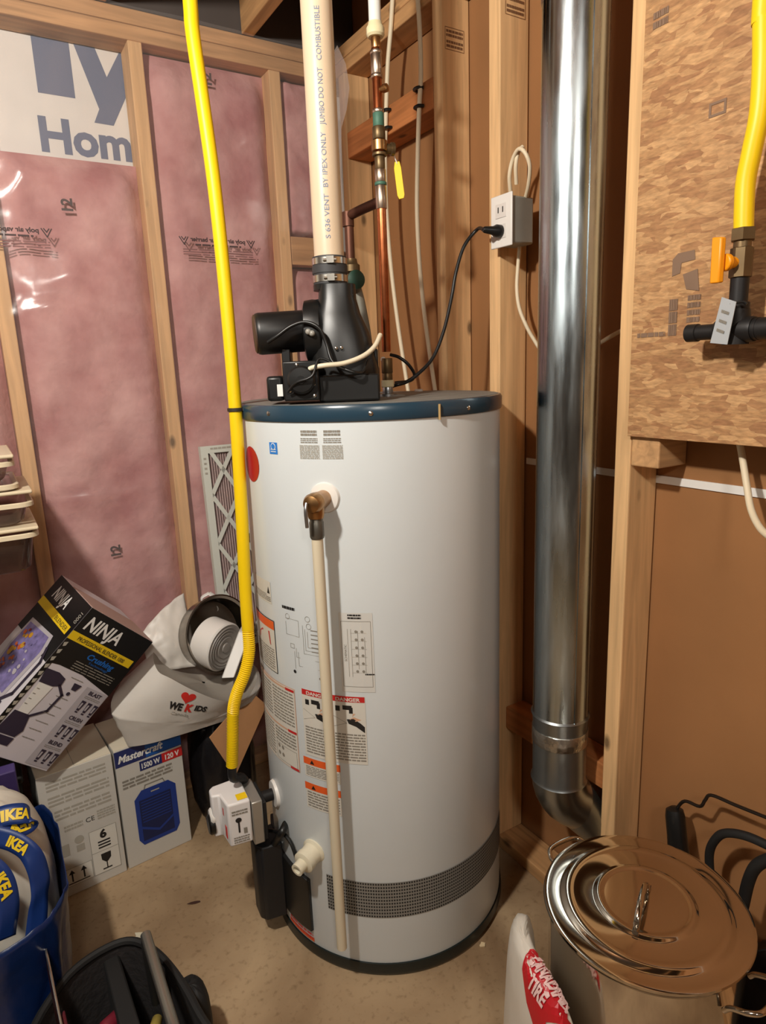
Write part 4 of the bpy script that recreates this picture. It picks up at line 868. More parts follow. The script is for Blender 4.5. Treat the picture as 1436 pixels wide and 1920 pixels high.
# elbow turning towards the wall
z2 = zc2+.002; rows = []
for k in range(7):
    t = k/6*math.radians(62); c0_ = Vector((DX, DY, z2)); Rb = .085
    dirx = Vector((.93, -.36, 0)).normalized()
    ctr = c0_+dirx*(Rb*(1-math.cos(t)))-Vector((0, 0, Rb*math.sin(t))); ax_ = (dirx*math.sin(t)-Vector((0, 0, math.cos(t))))
    sd_ = Vector((-dirx.y, dirx.x, 0)); oth = ax_.cross(sd_)
    rows.append([ctr+sd_*(DR*math.cos(2*math.pi*j/40))+oth*(DR*math.sin(2*math.pi*j/40)) for j in range(40)])
last = rows[-1]
mb = MB(); mb.ring_loft(rows); mb.build('elbow', mat('elbow steel', (165, 168, 166), .3, 1., vary=.1), DU, smooth=14)
ctr = sum(last, Vector())/40
bt0 = ctr+dirx*(-.01); ring0 = last; ex = bt0+dirx*.1-Vector((0, 0, .115))
ring1 = []
for j in range(40):
    cx, sy = math.cos(2*math.pi*j/40), math.sin(2*math.pi*j/40); kx = math.copysign(abs(cx)**.35, cx); ky = math.copysign(abs(sy)**.35, sy)
    ring1.append(ex+sd_*(.055*kx)+oth*(.04*ky))
for q in ring1: q.z = max(q.z, .012); q.x = min(q.x, 1.195)
mb = MB(); mb.ring_loft([ring0, ring1]); mb.build('boot', mat('boot steel', (150, 154, 152), .4, 1., vary=.1), DU, smooth=50)
# ================================================================== THINGS STANDING ROUND THE HEATER
def blob_fn(c, r, amp=.0, fs=8., pw=2.6, seed=0., zmin=None, lean=(0, 0)):
    c = Vector(c)
    def fn(u, v):
        th = 2*math.pi*u; ph = math.pi*(v-.5)
        sp = lambda k, e: math.copysign(abs(k)**e, k)
        e = 2/pw
        d_ = Vector((sp(math.cos(ph), e)*sp(math.cos(th), e), sp(math.cos(ph), e)*sp(math.sin(th), e), sp(math.sin(ph), e)))
        n_ = fbm(math.cos(th)*fs*.3+seed, math.sin(th)*fs*.3+seed*.7, v*fs*.5+seed)
        n_ = n_+.5*abs(fbm(math.cos(th)*fs*.7+seed, math.sin(th)*fs*.7, v*fs+seed))
        k = 1+amp*n_
        q = Vector((c.x+d_.x*r[0]*k+lean[0]*d_.z, c.y+d_.y*r[1]*k+lean[1]*d_.z, c.z+d_.z*r[2]*k))
        if zmin is not None: q.z = max(q.z, zmin)
        return q
    return fn
def blob(name, m, fn, parent=None, nu=56, nv=36, v0=.015, v1=.985, smooth=60, caps=True):
    mb = MB(); mb.ring_loft([[fn(i/nu, v0+(v1-v0)*j/nv) for i in range(nu)] for j in range(nv+1)], caps=caps)
    return mb.build(name, m, parent, smooth=smooth)

# ---- furnace filter leaning behind the heater
M_CARD = mat('white cardboard', (206, 208, 198), .6); M_MEDIA = mat('pleated filter media', (182, 160, 156), .9, vary=.12, vscale=30)
FT = AY(375, 838, 1.985); FB = AY(414, 1165, 1.945)
Vf = (FT-FB); Lf = Vf.length+.10; Vf.normalize(); Vf = Vector((0, Vf.y, Vf.z)).normalized(); Uf = Vector((1, 0, 0)); Nf = Uf.cross(Vf).normalized()
O_ = FT-Vf*Lf; Wf = .30
FL = empty('furnace_filter', 'white framed pleated furnace filter leaning on the pink wall behind the heater', 'air filter', O_)
fm = lambda u, v, n: O_+Uf*u+Vf*v+Nf*n
def fbx(mb, u0, v0, u1, v1, n0, n1):
    q = [fm(u0, v0, n0), fm(u1, v0, n0), fm(u1, v1, n0), fm(u0, v1, n0)]; mb.prism(q, Nf*(n1-n0))
mb = MB()
for a_ in ((0, 0, .022, Lf), (Wf-.022, 0, Wf, Lf), (.022, 0, Wf-.022, .022), (.022, Lf-.022, Wf-.022, Lf)): fbx(mb, *a_, -.022, .0)
fr_ = mb.build('cardboard_frame', M_CARD, FL, smooth=0)
mb = MB(); n = 34
for i in range(n):
    u0 = .022+(Wf-.044)*i/n; u1 = .022+(Wf-.044)*(i+1)/n; um = (u0+u1)/2
    mb.prism([fm(u0, .022, -.018), fm(um, .022, -.006), fm(u1, .022, -.018)], Vf*(Lf-.044))
mb.build('pleated_media', M_MEDIA, FL, smooth=0)
mb = MB()
def strip(u0, v0, u1, v1, n1=-.0005):
    # clip to window
    a = Vector((u0, v0)); b = Vector((u1, v1)); t0, t1 = 0, 1
    for ax, lo_, hi_ in ((0, .018, Wf-.018), (1, .018, Lf-.018)):
        dd = b[ax]-a[ax]
        if abs(dd) < 1e-9: continue
        ta, tb = (lo_-a[ax])/dd, (hi_-a[ax])/dd
        if ta > tb: ta, tb = tb, ta
        t0, t1 = max(t0, ta), min(t1, tb)
    if t0 >= t1: return
    p, q = a.lerp(b, t0), a.lerp(b, t1); dr = (q-p).normalized(); nn = Vector((-dr.y, dr.x))*.0062
    mb.prism([fm(p.x+nn.x, p.y+nn.y, n1-.003), fm(p.x-nn.x, p.y-nn.y, n1-.003), fm(q.x-nn.x, q.y-nn.y, n1-.003), fm(q.x+nn.x, q.y+nn.y, n1-.003)], Nf*.003)
sl = .152/.088
for k in range(-4, 8):
    v_ = .055+Lf-.152*k-.02
    strip(.0, v_, Wf, v_-Wf*sl); strip(0, v_-.152*.46, Wf, v_-.152*.46+Wf*sl)
mb.build('lattice', M_CARD, FL, smooth=0)
d = Decal(); d.lines(.03, Lf-.012, .10, Lf-.005, 1, M_LINEL, 0, .8, 3); d.lines(.006, Lf-.09, .014, Lf-.03, 4, M_LINEL, 0, .4, 3)
d.build('frame_print', lambda u, v, off: fm(u, v, off), FL)

# ---- cardboard box and black bag behind the heater
def rbox(name, lab, cat, x, y, rz, w_, dp, h_, z=0.):
    M_ = Matrix.Translation((x, y, z)) @ Matrix.Rotation(rz, 4, 'Z'); return empty(name, lab, cat, None, M_)
M_KRAFT = mat('brown cardboard', (172, 124, 82), .75, vary=.05)
kb = [AY(393, 1384, 1.72), AY(470, 1296, 1.75), AY(500, 1322, 1.74), AY(441, 1456, 1.69)]
mb = MB(); mb.prism(kb, (0, .005, 0)); setp(mb.build('cardboard_sheet', M_KRAFT, smooth=0), 'brown cardboard sheet behind the lower end of the yellow gas line', 'cardboard')
M_BAGBLK = mat('black bag plastic', (20, 19, 22), .35, bump=.4, bscale=18)
fn = blob_fn((.50, 1.86, .175), (.095, .105, .18), .16, 6., 2.8, 3.3, .001)
setp(blob('garbage_bag', M_BAGBLK, fn), 'black plastic bag on the floor between the heater and the blue printed box', 'bag')

# ---- two cartons with printed faces
M_CTN = mat('carton grey white', (198, 194, 186), .5); M_CTNTOP = mat('carton pale top', (222, 212, 190), .55)
M_NAVY = mat('navy print', (34, 44, 96), .45); M_BLU2 = mat('band blue', (26, 84, 160), .4); M_HEAT = mat('heater blue', (24, 54, 132), .4); M_HEATD = mat('heater dark blue', (16, 30, 76), .5)
def carton(lab, p0, p1, h_, dep):
    p0, p1 = Vector((p0[0], p0[1], 0)), Vector((p1[0], p1[1], 0)); rz = math.atan2(p1.y-p0.y, p1.x-p0.x); w_ = (p1-p0).length
    r = empty('carton', lab, 'box', None, Matrix.Translation(p0) @ Matrix.Rotation(rz, 4, 'Z'))
    mb = MB(); mb.bx((0, 0, 0), (w_, dep, h_)); mb.build('carton_body', M_CTN, r, local=True, smooth=0, bevel=.002)
    mb = MB(); mb.bx((.001, .001, h_-.001), (w_/2-.0008, dep-.001, h_+.0015)); mb.build('top_flap', M_CTNTOP, r, local=True, smooth=0)
    mb = MB(); mb.bx((w_/2+.0008, .001, h_-.001), (w_-.001, dep-.001, h_+.0015)); mb.build('top_flap', M_CTNTOP, r, local=True, smooth=0)
    return r, w_
def lmap(U, V, N, O=(0, 0, 0)): return pmap(O, U, V, N)
def ldec(d, name, mp, par, label=None):
    mb = MB()
    for vs, fs, mi, l in d.it:
        mb.cur = mi; mb.add([mp(u, v, .0006+.0004*l) for u, v in vs], fs)
    o = mb.build(name, d.mats, par, local=True, smooth=0, recalc=False)
    if label: o['label'] = label
    return o
FRONT = lmap((1, 0, 0), (0, 0, 1), (0, -1, 0))
HB = .372
cr, w_ = carton('grey carton with a blue heater picture and dark blue band on its front', (.187, 1.776), (.371, 1.795), HB, .19)
d = Decal(.5); H = HB
d.poly([(0, H-.03), (w_, H-.002), (w_, H-.05), (0, H-.078)], M_BLU2, 0) if False else d.rect(.0, H-.052, w_, H-.004, M_NAVY, 0)
d.rect(w_*.45, H-.05, w_, H-.004, M_BLU2, 1)
d.text('Mastercraft', .008, H-.04, .022, M_WHITE, 2, 'L', bold=.03, fit=w_*.66, shear=.25)
d.rect(w_*.34, H-.086, w_*.68, H-.057, M_NAVY, 1); d.text('1500 W', w_*.51, H-.08, .016, M_WHITE, 2, bold=.03, fit=w_*.28)
d.rect(w_*.68, H-.086, w_, H-.057, M_RED, 1); d.text('120 V', w_*.84, H-.08, .016, M_WHITE, 2, bold=.03, fit=w_*.22)
d.lines(.012, H-.125, w_*.82, H-.094, 3, M_LINE, 1, .55, 4)
hx0, hx1, hz0, hz1 = w_*.2, w_*.84, .055, H-.145
d.poly([(hx0+.012, hz0), (hx1-.012, hz0), (hx1, hz0+.02), (hx1, hz1-.02), (hx1-.02, hz1), (hx0+.022, hz1), (hx0, hz1-.024), (hx0, hz0+.02)], M_HEAT, 1)
d.poly([(hx0+.012, hz0+.012), (hx1-.016, hz0+.012), (hx1-.016, hz1-.03), (hx0+.012, hz1-.03)], M_HEATD, 2)
for i in range(9): zz_ = hz0+.07+.009*i; d.rect(hx0+.016, zz_, hx1-.02, zz_+.003, M_HEAT, 3)
d.poly([(hx0+.012, hz0+.06), ((hx0+hx1)/2, hz0+.034), (hx1-.016, hz0+.06), (hx1-.016, hz0+.052), ((hx0+hx1)/2, hz0+.026), (hx0+.012, hz0+.052)], M_HEAT, 3)
d.stroke([(hx0+.03, hz1), (hx0+.034, hz1+.012), (hx1-.035, hz1+.012), (hx1-.03, hz1)], .003, M_LINE, 1); d.rect((hx0+hx1)/2-.012, hz1-.016, (hx0+hx1)/2+.012, hz1-.012, M_LINEL, 3)
ldec(d, 'front_print', FRONT, cr, 'printed front with a blue heater')
cl, w_ = carton('grey carton with stacking, fragile and arrow symbols left of the heater carton', (-.005, 1.760), (.181, 1.774), HB, .2)
d = Decal(.5)
d.lines(.02, H-.05, w_*.9, H-.018, 3, M_LINEL, 0, .5, 2); d.lines(.02, H-.095, w_*.92, H-.062, 3, M_LINEL, 0, .5, 5); d.lines(.03, H-.14, w_*.92, H-.106, 3, M_LINEL, 0, .5, 7)
d.text('CE', w_*.6, H-.175, .014, M_TXT, 0); d.lines(w_*.7, H-.18, w_*.95, H-.15, 4, M_LINEL, 0, .6, 3); d.lines(w_*.25, H-.18, w_*.5, H-.16, 2, M_LINEL, 0, .6, 3)
d.disc(w_*.42, H-.215, .012, M_LINEL, 0); d.rect(w_*.37, H-.25, w_*.48, H-.23, M_LINEL, 0); d.rect(w_*.16, H-.25, w_*.28, H-.215, M_LINEL, 0)
M_PALE = mat('pale panel', (216, 212, 202), .5)
d.rect(w_*.55, .028, w_*.93, .165, M_PALE, 0); d.frame(w_*.55, .028, w_*.93, .165, .001, M_LINE, 1); d.rect(w_*.55, .095, w_*.93, .096, M_LINE, 1)
d.rect(w_*.15, .028, w_*.54, .082, M_PALE, 0); d.frame(w_*.15, .028, w_*.54, .082, .001, M_LINE, 1)
uc = w_*.74; d.text('6', uc, .135, .024, M_TXT, 1, bold=.05)
for i in range(3): d.rect(uc-.016, .104+.009*i, uc+.016, .1085+.009*i, M_TXT, 1)
d.poly([(uc-.013, .086), (uc+.013, .086), (uc+.012, .068), (uc+.003, .058), (uc-.003, .058), (uc-.012, .068)], M_TXT, 1); d.rect(uc-.0015, .04, uc+.0015, .06, M_TXT, 1); d.rect(uc-.012, .036, uc+.012, .04, M_TXT, 1)
for uu in (w_*.26, w_*.42): d.rect(uu-.002, .04, uu+.002, .07, M_TXT, 1); d.poly([(uu-.008, .063), (uu+.008, .063), (uu, .076)], M_TXT, 1)
d.rect(w_*.2, .034, w_*.49, .037, M_TXT, 1)
ldec(d, 'side_print', FRONT, cl, 'grey printed side with black symbols')

# ---- tilted blender carton
Rn = Matrix(((0.6523, -0.2099, 0.7277), (0.3032, 0.9519, 0.0028), (-0.6933, 0.2189, 0.6859)))
Mn = Matrix.Translation((.173, 1.660, .8286)) @ Rn.to_4x4()
NJ = empty('blender_carton', 'black and grey blender carton tilted on top of the other boxes', 'box', None, Mn)
nw, nd, nh = .216, .197, .40
M_NJ = mat('carton print grey', (206, 200, 206), .4); M_NJB = mat('carton print black', (14, 14, 16), .35); M_NJT = mat('carton flap', (176, 146, 136), .6)
M_YP = mat('yellow print', (226, 190, 24), .45); M_BP = mat('blue print', (20, 96, 176), .45); M_GP = mat('grey print', (178, 172, 178), .45); M_DP = mat('dark purple print', (48, 40, 58), .45)
M_ORP = mat('orange fruit print', (190, 92, 40), .5); M_PUP = mat('purple fruit print', (120, 110, 160), .5, vary=.3, vscale=60)
mb = MB(); mb.bx((0, 0, -nh), (nw, nd, 0)); mb.build('carton_body', M_NJ, NJ, local=True, smooth=0, bevel=.0015)
mb = MB(); mb.bx((.001, .001, -.001), (nw-.001, nd*.62, .0014)); mb.build('top_flap', M_NJT, NJ, local=True, smooth=0)
d = Decal(.5)
d.poly([(0, 0), (nw, 0), (nw, -.172), (nw*.5, -.152), (.035, -.152), (0, -.158)][::-1], M_NJB, 0)
d.text('NINJA', nw*.34, -.052, .036, M_WHITE, 1, bold=.025, fit=nw*.52, shear=.12)
d.rect(.0, -.088, nw*.96, -.066, M_YP, 1); d.text('PROFESSIONAL BLENDER 1000', nw*.48, -.083, .011, M_TXT, 2, bold=.01, fit=nw*.72)
d.text('Crushing', nw*.58, -.112, .015, M_BP, 1, bold=.03, fit=nw*.4, shear=.2); d.text('Technology', nw*.6, -.122, .006, M_BP, 1, fit=nw*.3)
d.lines(nw*.3, -.150, nw*.9, -.124, 4, M_LINE, 1, .35, 5)
d.rect(.0, -nh+.004, .014, -.09, M_NJB, 1)
for i in range(14): zz_ = -.10-.021*i; d.poly([(.002, zz_), (.012, zz_+.005), (.012, zz_-.006), (.006, zz_-.010)], M_LINEL, 2)
d.rect(nw*.66, -nh+.006, nw-.003, -.172, M_GP, 1)
# jug picture
j = lambda u, v: (u, v)
d.poly([(.012, -.170), (.05, -.168), (.075, -.176), (.078, -.196), (.06, -.204), (.02, -.206)], M_DP, 2)
d.poly([(.022, -.206), (.062, -.206), (.056, -.285), (.028, -.285)], M_WHITE, 2)
d.stroke([(.074, -.196), (.098, -.215), (.094, -.262), (.06, -.29)], .007, M_DP, 2)
d.poly([(.020, -.285), (.064, -.285), (.078, -.325), (.07, -.345), (.014, -.345)], M_DP, 2); d.poly([(.014, -.348), (.072, -.348), (.07, -.37), (.014, -.37)], M_DP, 2)
for i in range(4): d.rect(.028, -.222-.014*i, .036, -.220-.014*i, M_LINE, 3)
d.poly([(.104, -.176), (.128, -.176), (.122, -.194), (.108, -.194)], M_DP, 2); d.disc(.110, -.206, .005, M_DP, 2)
for i, zz_ in enumerate((-.168, -.222, -.246, -.268, -.292, -.314, -.338)): d.lines(.085, zz_, .122, zz_+.003, 1, M_LINE, 2, .6, i)
for k, t in enumerate(('BLAST', 'CRUSH', 'BLEND')):
    z0_ = -.188-.072*k; d.text(t, nw*.83, z0_, .010, M_DP, 3, bold=.03, fit=.04); d.lines(nw*.72, z0_-.012, nw*.95, z0_-.004, 2, M_LINE, 3, .3, k)
    for i in range(3):
        uu = nw*.73+.0205*i; d.poly([(uu, z0_-.018), (uu+.014, z0_-.018), (uu+.011, z0_-.046), (uu+.003, z0_-.046)], M_DP, 3); d.rect(uu+.003, z0_-.04, uu+.008, z0_-.024, M_GP, 4); d.rect(uu+.003, z0_-.052, uu+.011, z0_-.048, M_DP, 3)
ldec(d, 'front_print', FRONT, NJ, 'black and grey printed front')
d = Decal(.5)
d.rect(0, -.16, nd, 0, M_NJB, 0); d.text('NINJA', nd*.36, -.052, .034, M_WHITE, 1, bold=.025, fit=nd*.42, shear=.12); d.rect(0, -.088, nd*.93, -.066, M_YP, 1); d.text('BLENDER', nd*.72, -.083, .012, M_TXT, 2, fit=nd*.36)
d.text('1000', nd*.9, -.04, .012, M_LINEL, 1, rot=-math.pi/2)
d.poly([(.03, -.12), (nd-.045, -.11), (nd-.03, -.15), (nd-.04, -.29), (.04, -.29), (.025, -.2)], M_GP, 1)
d.poly([(.036, -.13), (nd-.055, -.12), (nd-.042, -.155), (nd-.052, -.28), (.05, -.28), (.034, -.2)], M_PUP, 2)
M_FR2 = mat('dark fruit print', (120, 40, 50), .5); M_FR3 = mat('gold fruit print', (190, 140, 40), .5); rr_ = random.Random(4)
for i in range(44):
    vv = rr_.uniform(-.265, -.14); uu = rr_.uniform(.045, .085) if i % 3 else rr_.uniform(.085, .13)
    d.disc(uu, vv, rr_.uniform(.003, .0085), (M_ORP, M_FR3, M_FR2, M_ORP)[i % 4] if uu < .088 else (M_PUP, M_GP)[i % 2], 3+i*.1, 10)
d.stroke([(nd-.03, -.14), (nd-.014, -.17), (nd-.018, -.26), (nd-.05, -.3)], .009, M_DP, 3)
d.poly([(.03, -.29), (nd-.03, -.29), (nd-.015, -.38), (.02, -.38)], M_DP, 2); d.rect(.03, -.36, .08, -.33, M_BP, 3)
ldec(d, 'side_print', lmap((0, -1, 0), (0, 0, 1), (-1, 0, 0), (0, nd, 0)), NJ, 'printed side with fruit in a jug')
# ---- black tote below it and a purple folder
TB = empty('storage_tote', 'black plastic storage tote on the floor under the blender carton', 'storage box', (-.32, 1.86, 0))
mb = MB(); mb.box((-.31, 1.866, .19), (.52, .22, .38), taper=1.06); mb.build('tote_body', M_BLACKM, TB, bevel=.012, bseg=3)
mb = MB(); mb.box((-.31, 1.866, .393), (.56, .25, .022)); mb.build('tote_lid', M_BLACKM, TB, bevel=.006)
q = AY(42, 1466, 1.66); mb = MB(); mb.box((-.26+q.x-.0, 1.69, q.z-.012), (.50, .03, .10), Matrix.Rotation(.25, 3, 'X')); setp(mb.build('folder', mat('purple folder', (66, 52, 104), .5), bevel=.003), 'purple folder standing behind the blue shopping bag', 'folder')

# ---- white carrier bag with pans and ventilator parts
M_BAGW = mat('white bag plastic', (206, 200, 192), .4, bump=.25, bscale=9, vary=.04)
M_BAGIN = mat('shaded grey bag inside', (150, 142, 132), .5)  # inside of the white bag, its shade put into the grey colour
bc = AY(385, 1318, 1.80)
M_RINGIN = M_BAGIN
SB = empty('shopping_bag', 'white plastic shopping bag with red heart lying on the cartons', 'bag', (bc.x, bc.y, HB))
# body lofted from the mouth over a bulging side to the base on the cartons
MO = [(287, 1228, 1.80), (296, 1258, 1.755), (320, 1272, 1.72), (366, 1296, 1.70), (418, 1314, 1.70), (462, 1308, 1.72), (482, 1268, 1.78), (460, 1232, 1.81), (425, 1225, 1.85), (375, 1215, 1.90), (330, 1205, 1.92), (300, 1212, 1.87)]
BU = [(218, 1300, 1.80), (210, 1340, 1.765), (262, 1352, 1.74), (330, 1356, 1.735), (405, 1345, 1.735), (474, 1304, 1.74), (490, 1276, 1.78), (470, 1240, 1.83), (432, 1236, 1.87), (370, 1240, 1.94), (305, 1250, 1.97), (240, 1268, 1.90)]
MO = [AY(*k) for k in MO]; BU = [AY(*k) for k in BU]
cgb = sum(BU, Vector())/12
BA = [Vector((cgb.x+(k.x-cgb.x)*.86, cgb.y+(k.y-cgb.y)*.82, HB+.004)) for k in BU]
def smc(P, n=5):
    out = []; m_ = len(P)
    for i in range(m_):
        a, b, c, e = P[i-1], P[i], P[(i+1) % m_], P[(i+2) % m_]
        for k in range(n):
            t = k/n; out.append(.5*((2*b)+(c-a)*t+(2*a-5*b+4*c-e)*t*t+(3*b-a-3*c+e)*t**3))
    return out
MOs, BUs, BAs = smc(MO), smc(BU), smc(BA); nb = len(MOs); rws = []
for jj in range(15):
    v_ = jj/14; row = []
    for i in range(nb):
        b_ = BAs[i]*(1-v_)**2+BUs[i]*2*v_*(1-v_)*1.+MOs[i]*v_**2
        if v_ < .5: b_ = BAs[i].lerp(BUs[i], math.sin(v_*math.pi))
        else: b_ = BUs[i].lerp(MOs[i], 1-math.cos((v_-.5)*math.pi))
        k = (.012*fbm(b_.x*22, b_.y*22, b_.z*22)+.010*abs(fbm(b_.x*40+3, b_.y*40, b_.z*40)))*math.sin(v_*math.pi)
        rd = Vector((b_.x-cgb.x, b_.y-cgb.y, 0)).normalized(); b_ = b_+rd*k; b_.z = max(b_.z, HB+.003); row.append(b_)
    rws.append(row)
mb = MB(); mb.ring_loft(rws, caps=False); mb.add(rws[0], [tuple(range(nb))[::-1]]); mb.build('bag_body', M_BAGW, SB, smooth=70)
cgm = sum(MOs, Vector())/nb
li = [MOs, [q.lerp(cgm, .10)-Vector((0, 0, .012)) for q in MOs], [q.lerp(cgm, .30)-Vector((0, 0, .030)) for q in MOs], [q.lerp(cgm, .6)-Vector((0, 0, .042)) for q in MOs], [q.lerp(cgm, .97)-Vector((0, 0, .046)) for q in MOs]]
mb = MB(); mb.ring_loft(li, caps=False); mb.build('shaded_bag_inside', M_BAGIN, SB, smooth=70, recalc=False)
# lettering on the bag front
Pb = AY(330, 1300, 1.70)
d = Decal(.01); M_HEARTR = mat('heart red', (206, 44, 38), .45)
hs = .022
hp_ = [(hs*.058*16*math.sin(t)**3, hs*.058*(13*math.cos(t)-5*math.cos(2*t)-2*math.cos(3*t)-math.cos(4*t))) for t in [2*math.pi*i/40 for i in range(40)]]
d.poly([(x, y+.026) for x, y in hp_], M_HEARTR, 1)
d.text('WE', -.022, -.018, .022, M_TXT, 1, bold=.05, fit=.038); d.text('K', .016, -.018, .024, M_HEARTR, 1, bold=.06, fit=.022); d.text('IDS', .048, -.012, .018, M_TXT, 1, bold=.05, fit=.034); d.text('Canada', -.002, -.036, .010, M_LINE, 1, fit=.05)
import mathutils
from mathutils.bvhtree import BVHTree
def shrink(obj, px, py, udir, vdir, dd, name, par, scale=1., label=None, res=None):
    """lay a print on an object: each print vertex is carried onto the nearest surface point"""
    dg = bpy.context.evaluated_depsgraph_get(); dg.update(); me = obj.evaluated_get(dg).to_mesh(); mw = WM[obj.name]
    bvh = BVHTree.FromPolygons([mw @ q.co for q in me.vertices], [tuple(p.vertices) for p in me.polygons])
    v = ray(px, py).normalized(); hit, nrm, _, _ = bvh.ray_cast(CAM, v)
    if hit is None: hit, nrm, _, _ = bvh.find_nearest(CAM+v*1.15); print('no hit', name)
    if nrm.dot(v) > 0: nrm = -nrm
    U = (udir-nrm*udir.dot(nrm)).normalized(); V = nrm.cross(U)
    if V.dot(vdir) < 0: V = -V
    mb = MB()
    for vs, fs, mi, l in dd.it:
        mb.cur = mi; out = []
        for a, b in vs:
            p = hit+U*(a*scale)+V*(b*scale); h2, n2, _, _ = bvh.ray_cast(p+nrm*.05, -nrm)
            if h2 is None: h2, n2, _, _ = bvh.find_nearest(p)
            if n2.dot(nrm) < 0: n2 = -n2
            out.append(h2+n2*(.0012+.0022*(l-1)+.0006*l))
        mb.add(out, fs)
    # cut long faces so that they follow the surface
    o = mb.build(name, dd.mats, par, smooth=0, recalc=False)
    if label: o['label'] = label
    return o
def fine(dd, n=2):
    """subdivide the print so that it follows a curved surface"""
    new = []
    for vs, fs, mi, l in dd.it:
        bm = bmesh.new(); bv = [bm.verts.new((a, b, 0)) for a, b in vs]
        for f in fs:
            try: bm.faces.new([bv[i] for i in f])
            except ValueError: pass
        bmesh.ops.triangulate(bm, faces=bm.faces)
        for _ in range(n):
            es = [e for e in bm.edges if e.calc_length() > .006]
            if es: bmesh.ops.subdivide_edges(bm, edges=es, cuts=1); bmesh.ops.triangulate(bm, faces=bm.faces)
        bm.verts.index_update(); new.append(([(q.co.x, q.co.y) for q in bm.verts], [tuple(x.index for x in f.verts) for f in bm.faces], mi, l)); bm.free()
    dd.it = new; return dd
bagb = [o for o in SB.children if o.name.startswith('bag_body')][0]
dnR = (RH*.87-Vector((0, 0, .45))).normalized()
shrink(bagb, 346, 1322, dnR, Vector((0, 0, 1)), fine(d), 'bag_print', SB, 1.0, 'red heart and black and red letters')
# steel pan standing in the bag
PANC = AY(412, 1188, 1.795); pax = (RH*.70-FH*.60+Vector((0, 0, .25))).normalized()
PN = empty('steel_pan', 'shiny steel pan tilted in the white shopping bag', 'pan', PANC)
mb = MB(); mb.lathe(PANC-pax*.075, pax, [(r_*1.36, h_) for r_, h_ in [(.055, 0), (.068, .004), (.075, .02), (.079, .075), (.083, .078), (.084, .081), (.081, .082), (.076, .077), (.072, .022), (.06, .008), (.002, .007)]], 56); mb.build('pan_body', mat('pan steel', (150, 142, 132), .22, 1.), PN)
wb_ = [AY(262, 1192, 1.82), AY(300, 1160, 1.84), AY(338, 1116, 1.86), AY(362, 1118, 1.87), AY(352, 1150, 1.84), AY(360, 1235, 1.80), AY(300, 1236, 1.80)]
def flap2(u, v):
    # white plastic pulled up over the back of the pan
    a = AY(262, 1192, 1.85).lerp(AY(344, 1112, 1.90), u); a += Vector((0, 0, .012*math.sin(u*math.pi))); b = AY(282, 1262, 1.80).lerp(AY(372, 1248, 1.80), u); m_ = a.lerp(b, v)
    m_ += Vector((-.2, -.6, .2))*(.03*math.sin(u*math.pi)*math.sin(v*math.pi)) + Vector((0, .012*fbm(u*4, v*4, 2), 0)); return m_
mb = MB(); mb.surf(flap2, 24, 20); mb.build('bag_flap', M_BAGW, SB, smooth=70, solid=.002)
# round ventilator drum
DRC = AY(412, 1210, 1.76); dax = (RH*.86-FH*.48-Vector((0, 0, .16))).normalized()
VT = empty('ventilator_drum', 'white round ventilator with grey ribbed face in the shopping bag', 'ventilator', DRC)
kd = 1.28
mb = MB(); mb.lathe(DRC-dax*.05, dax, [(.05*kd, 0), (.056*kd, .004), (.056*kd, .066), (.053*kd, .070)], 48); mb.build('drum', M_WHITEP, VT)
mb = MB(); mb.lathe(DRC-dax*.05, dax, [(r_*kd, h_) for r_, h_ in [(.053, .066), (.053, .071), (.048, .0705), (.047, .074), (.042, .071), (.041, .0745), (.035, .071), (.034, .0745), (.026, .071), (.024, .0745), (.012, .072), (.011, .076), (.001, .076)]], 48); mb.build('ribbed_face', mat('grey ribbed plastic', (140, 134, 128), .5), VT)
q0 = AY(424, 1272, 1.70); q1 = AY(460, 1184, 1.74); mb = MB()
mb.prism([q0-RH*.014, q0+RH*.022, q1+RH*.016, q1-RH*.020], FH*.05); mb.build('side_panel', M_WHITEP, VT, bevel=.003)
rp_ = [AY(392, 1112, 1.905), AY(402, 1120, 1.895), AY(410, 1140, 1.895), AY(400, 1150, 1.90), AY(385, 1138, 1.905), AY(378, 1122, 1.91)]
mb = MB(); mb.tube(rp_+[rp_[0]], .012, 8, 6, flat=.25); setp(mb.build('paper_strip', M_WHITE), 'curled white paper strip above the pan', 'paper')

# ---- blue carrier bag
M_BLUEBAG = mat('blue woven plastic', (9, 34, 80), .30, bump=.4, bscale=10, vary=.12, vscale=5)
M_STRAP = mat('blue strap', (16, 46, 106), .45); M_YT = mat('yellow lettering', (222, 188, 30), .5)
IK = empty('carrier_bag', 'big blue carrier bag with yellow lettered straps at the left edge', 'bag', (-.30, 1.47, 0))
tpz = AY(108, 1490, 1.60).z
bx0, bx1, by0, by1 = -.62, .022, 1.20, 1.62
def ik(u, v, off=0.):
    th = 2*math.pi*u; e = .36; sp = lambda k: math.copysign(abs(k)**e, k)
    cx, cy = (bx0+bx1)/2, (by0+by1)/2; hx, hy = (bx1-bx0)/2, (by1-by0)/2
    t = .90+.10*v; k = 1+.05*fbm(math.cos(th)*4, math.sin(th)*4+3, v*3)
    hgt = tpz*(.97+.10*fbm(math.cos(th)*1.3+5, math.sin(th)*1.3, 1.))
    return Vector((cx+hx*t*sp(math.cos(th))*k+off*math.cos(th), cy+hy*t*sp(math.sin(th))*k, .003+hgt*v))
mb = MB(); nu_ = 96; rws = [[ik(i/nu_, j/26) for i in range(nu_)] for j in range(27)]
mb.ring_loft(rws, caps=False); n0 = len(mb.v); mb.add(rws[0], [tuple(range(nu_))[::-1]]); ikb = mb.build('bag_body', M_BLUEBAG, IK, smooth=70, solid=.0015)
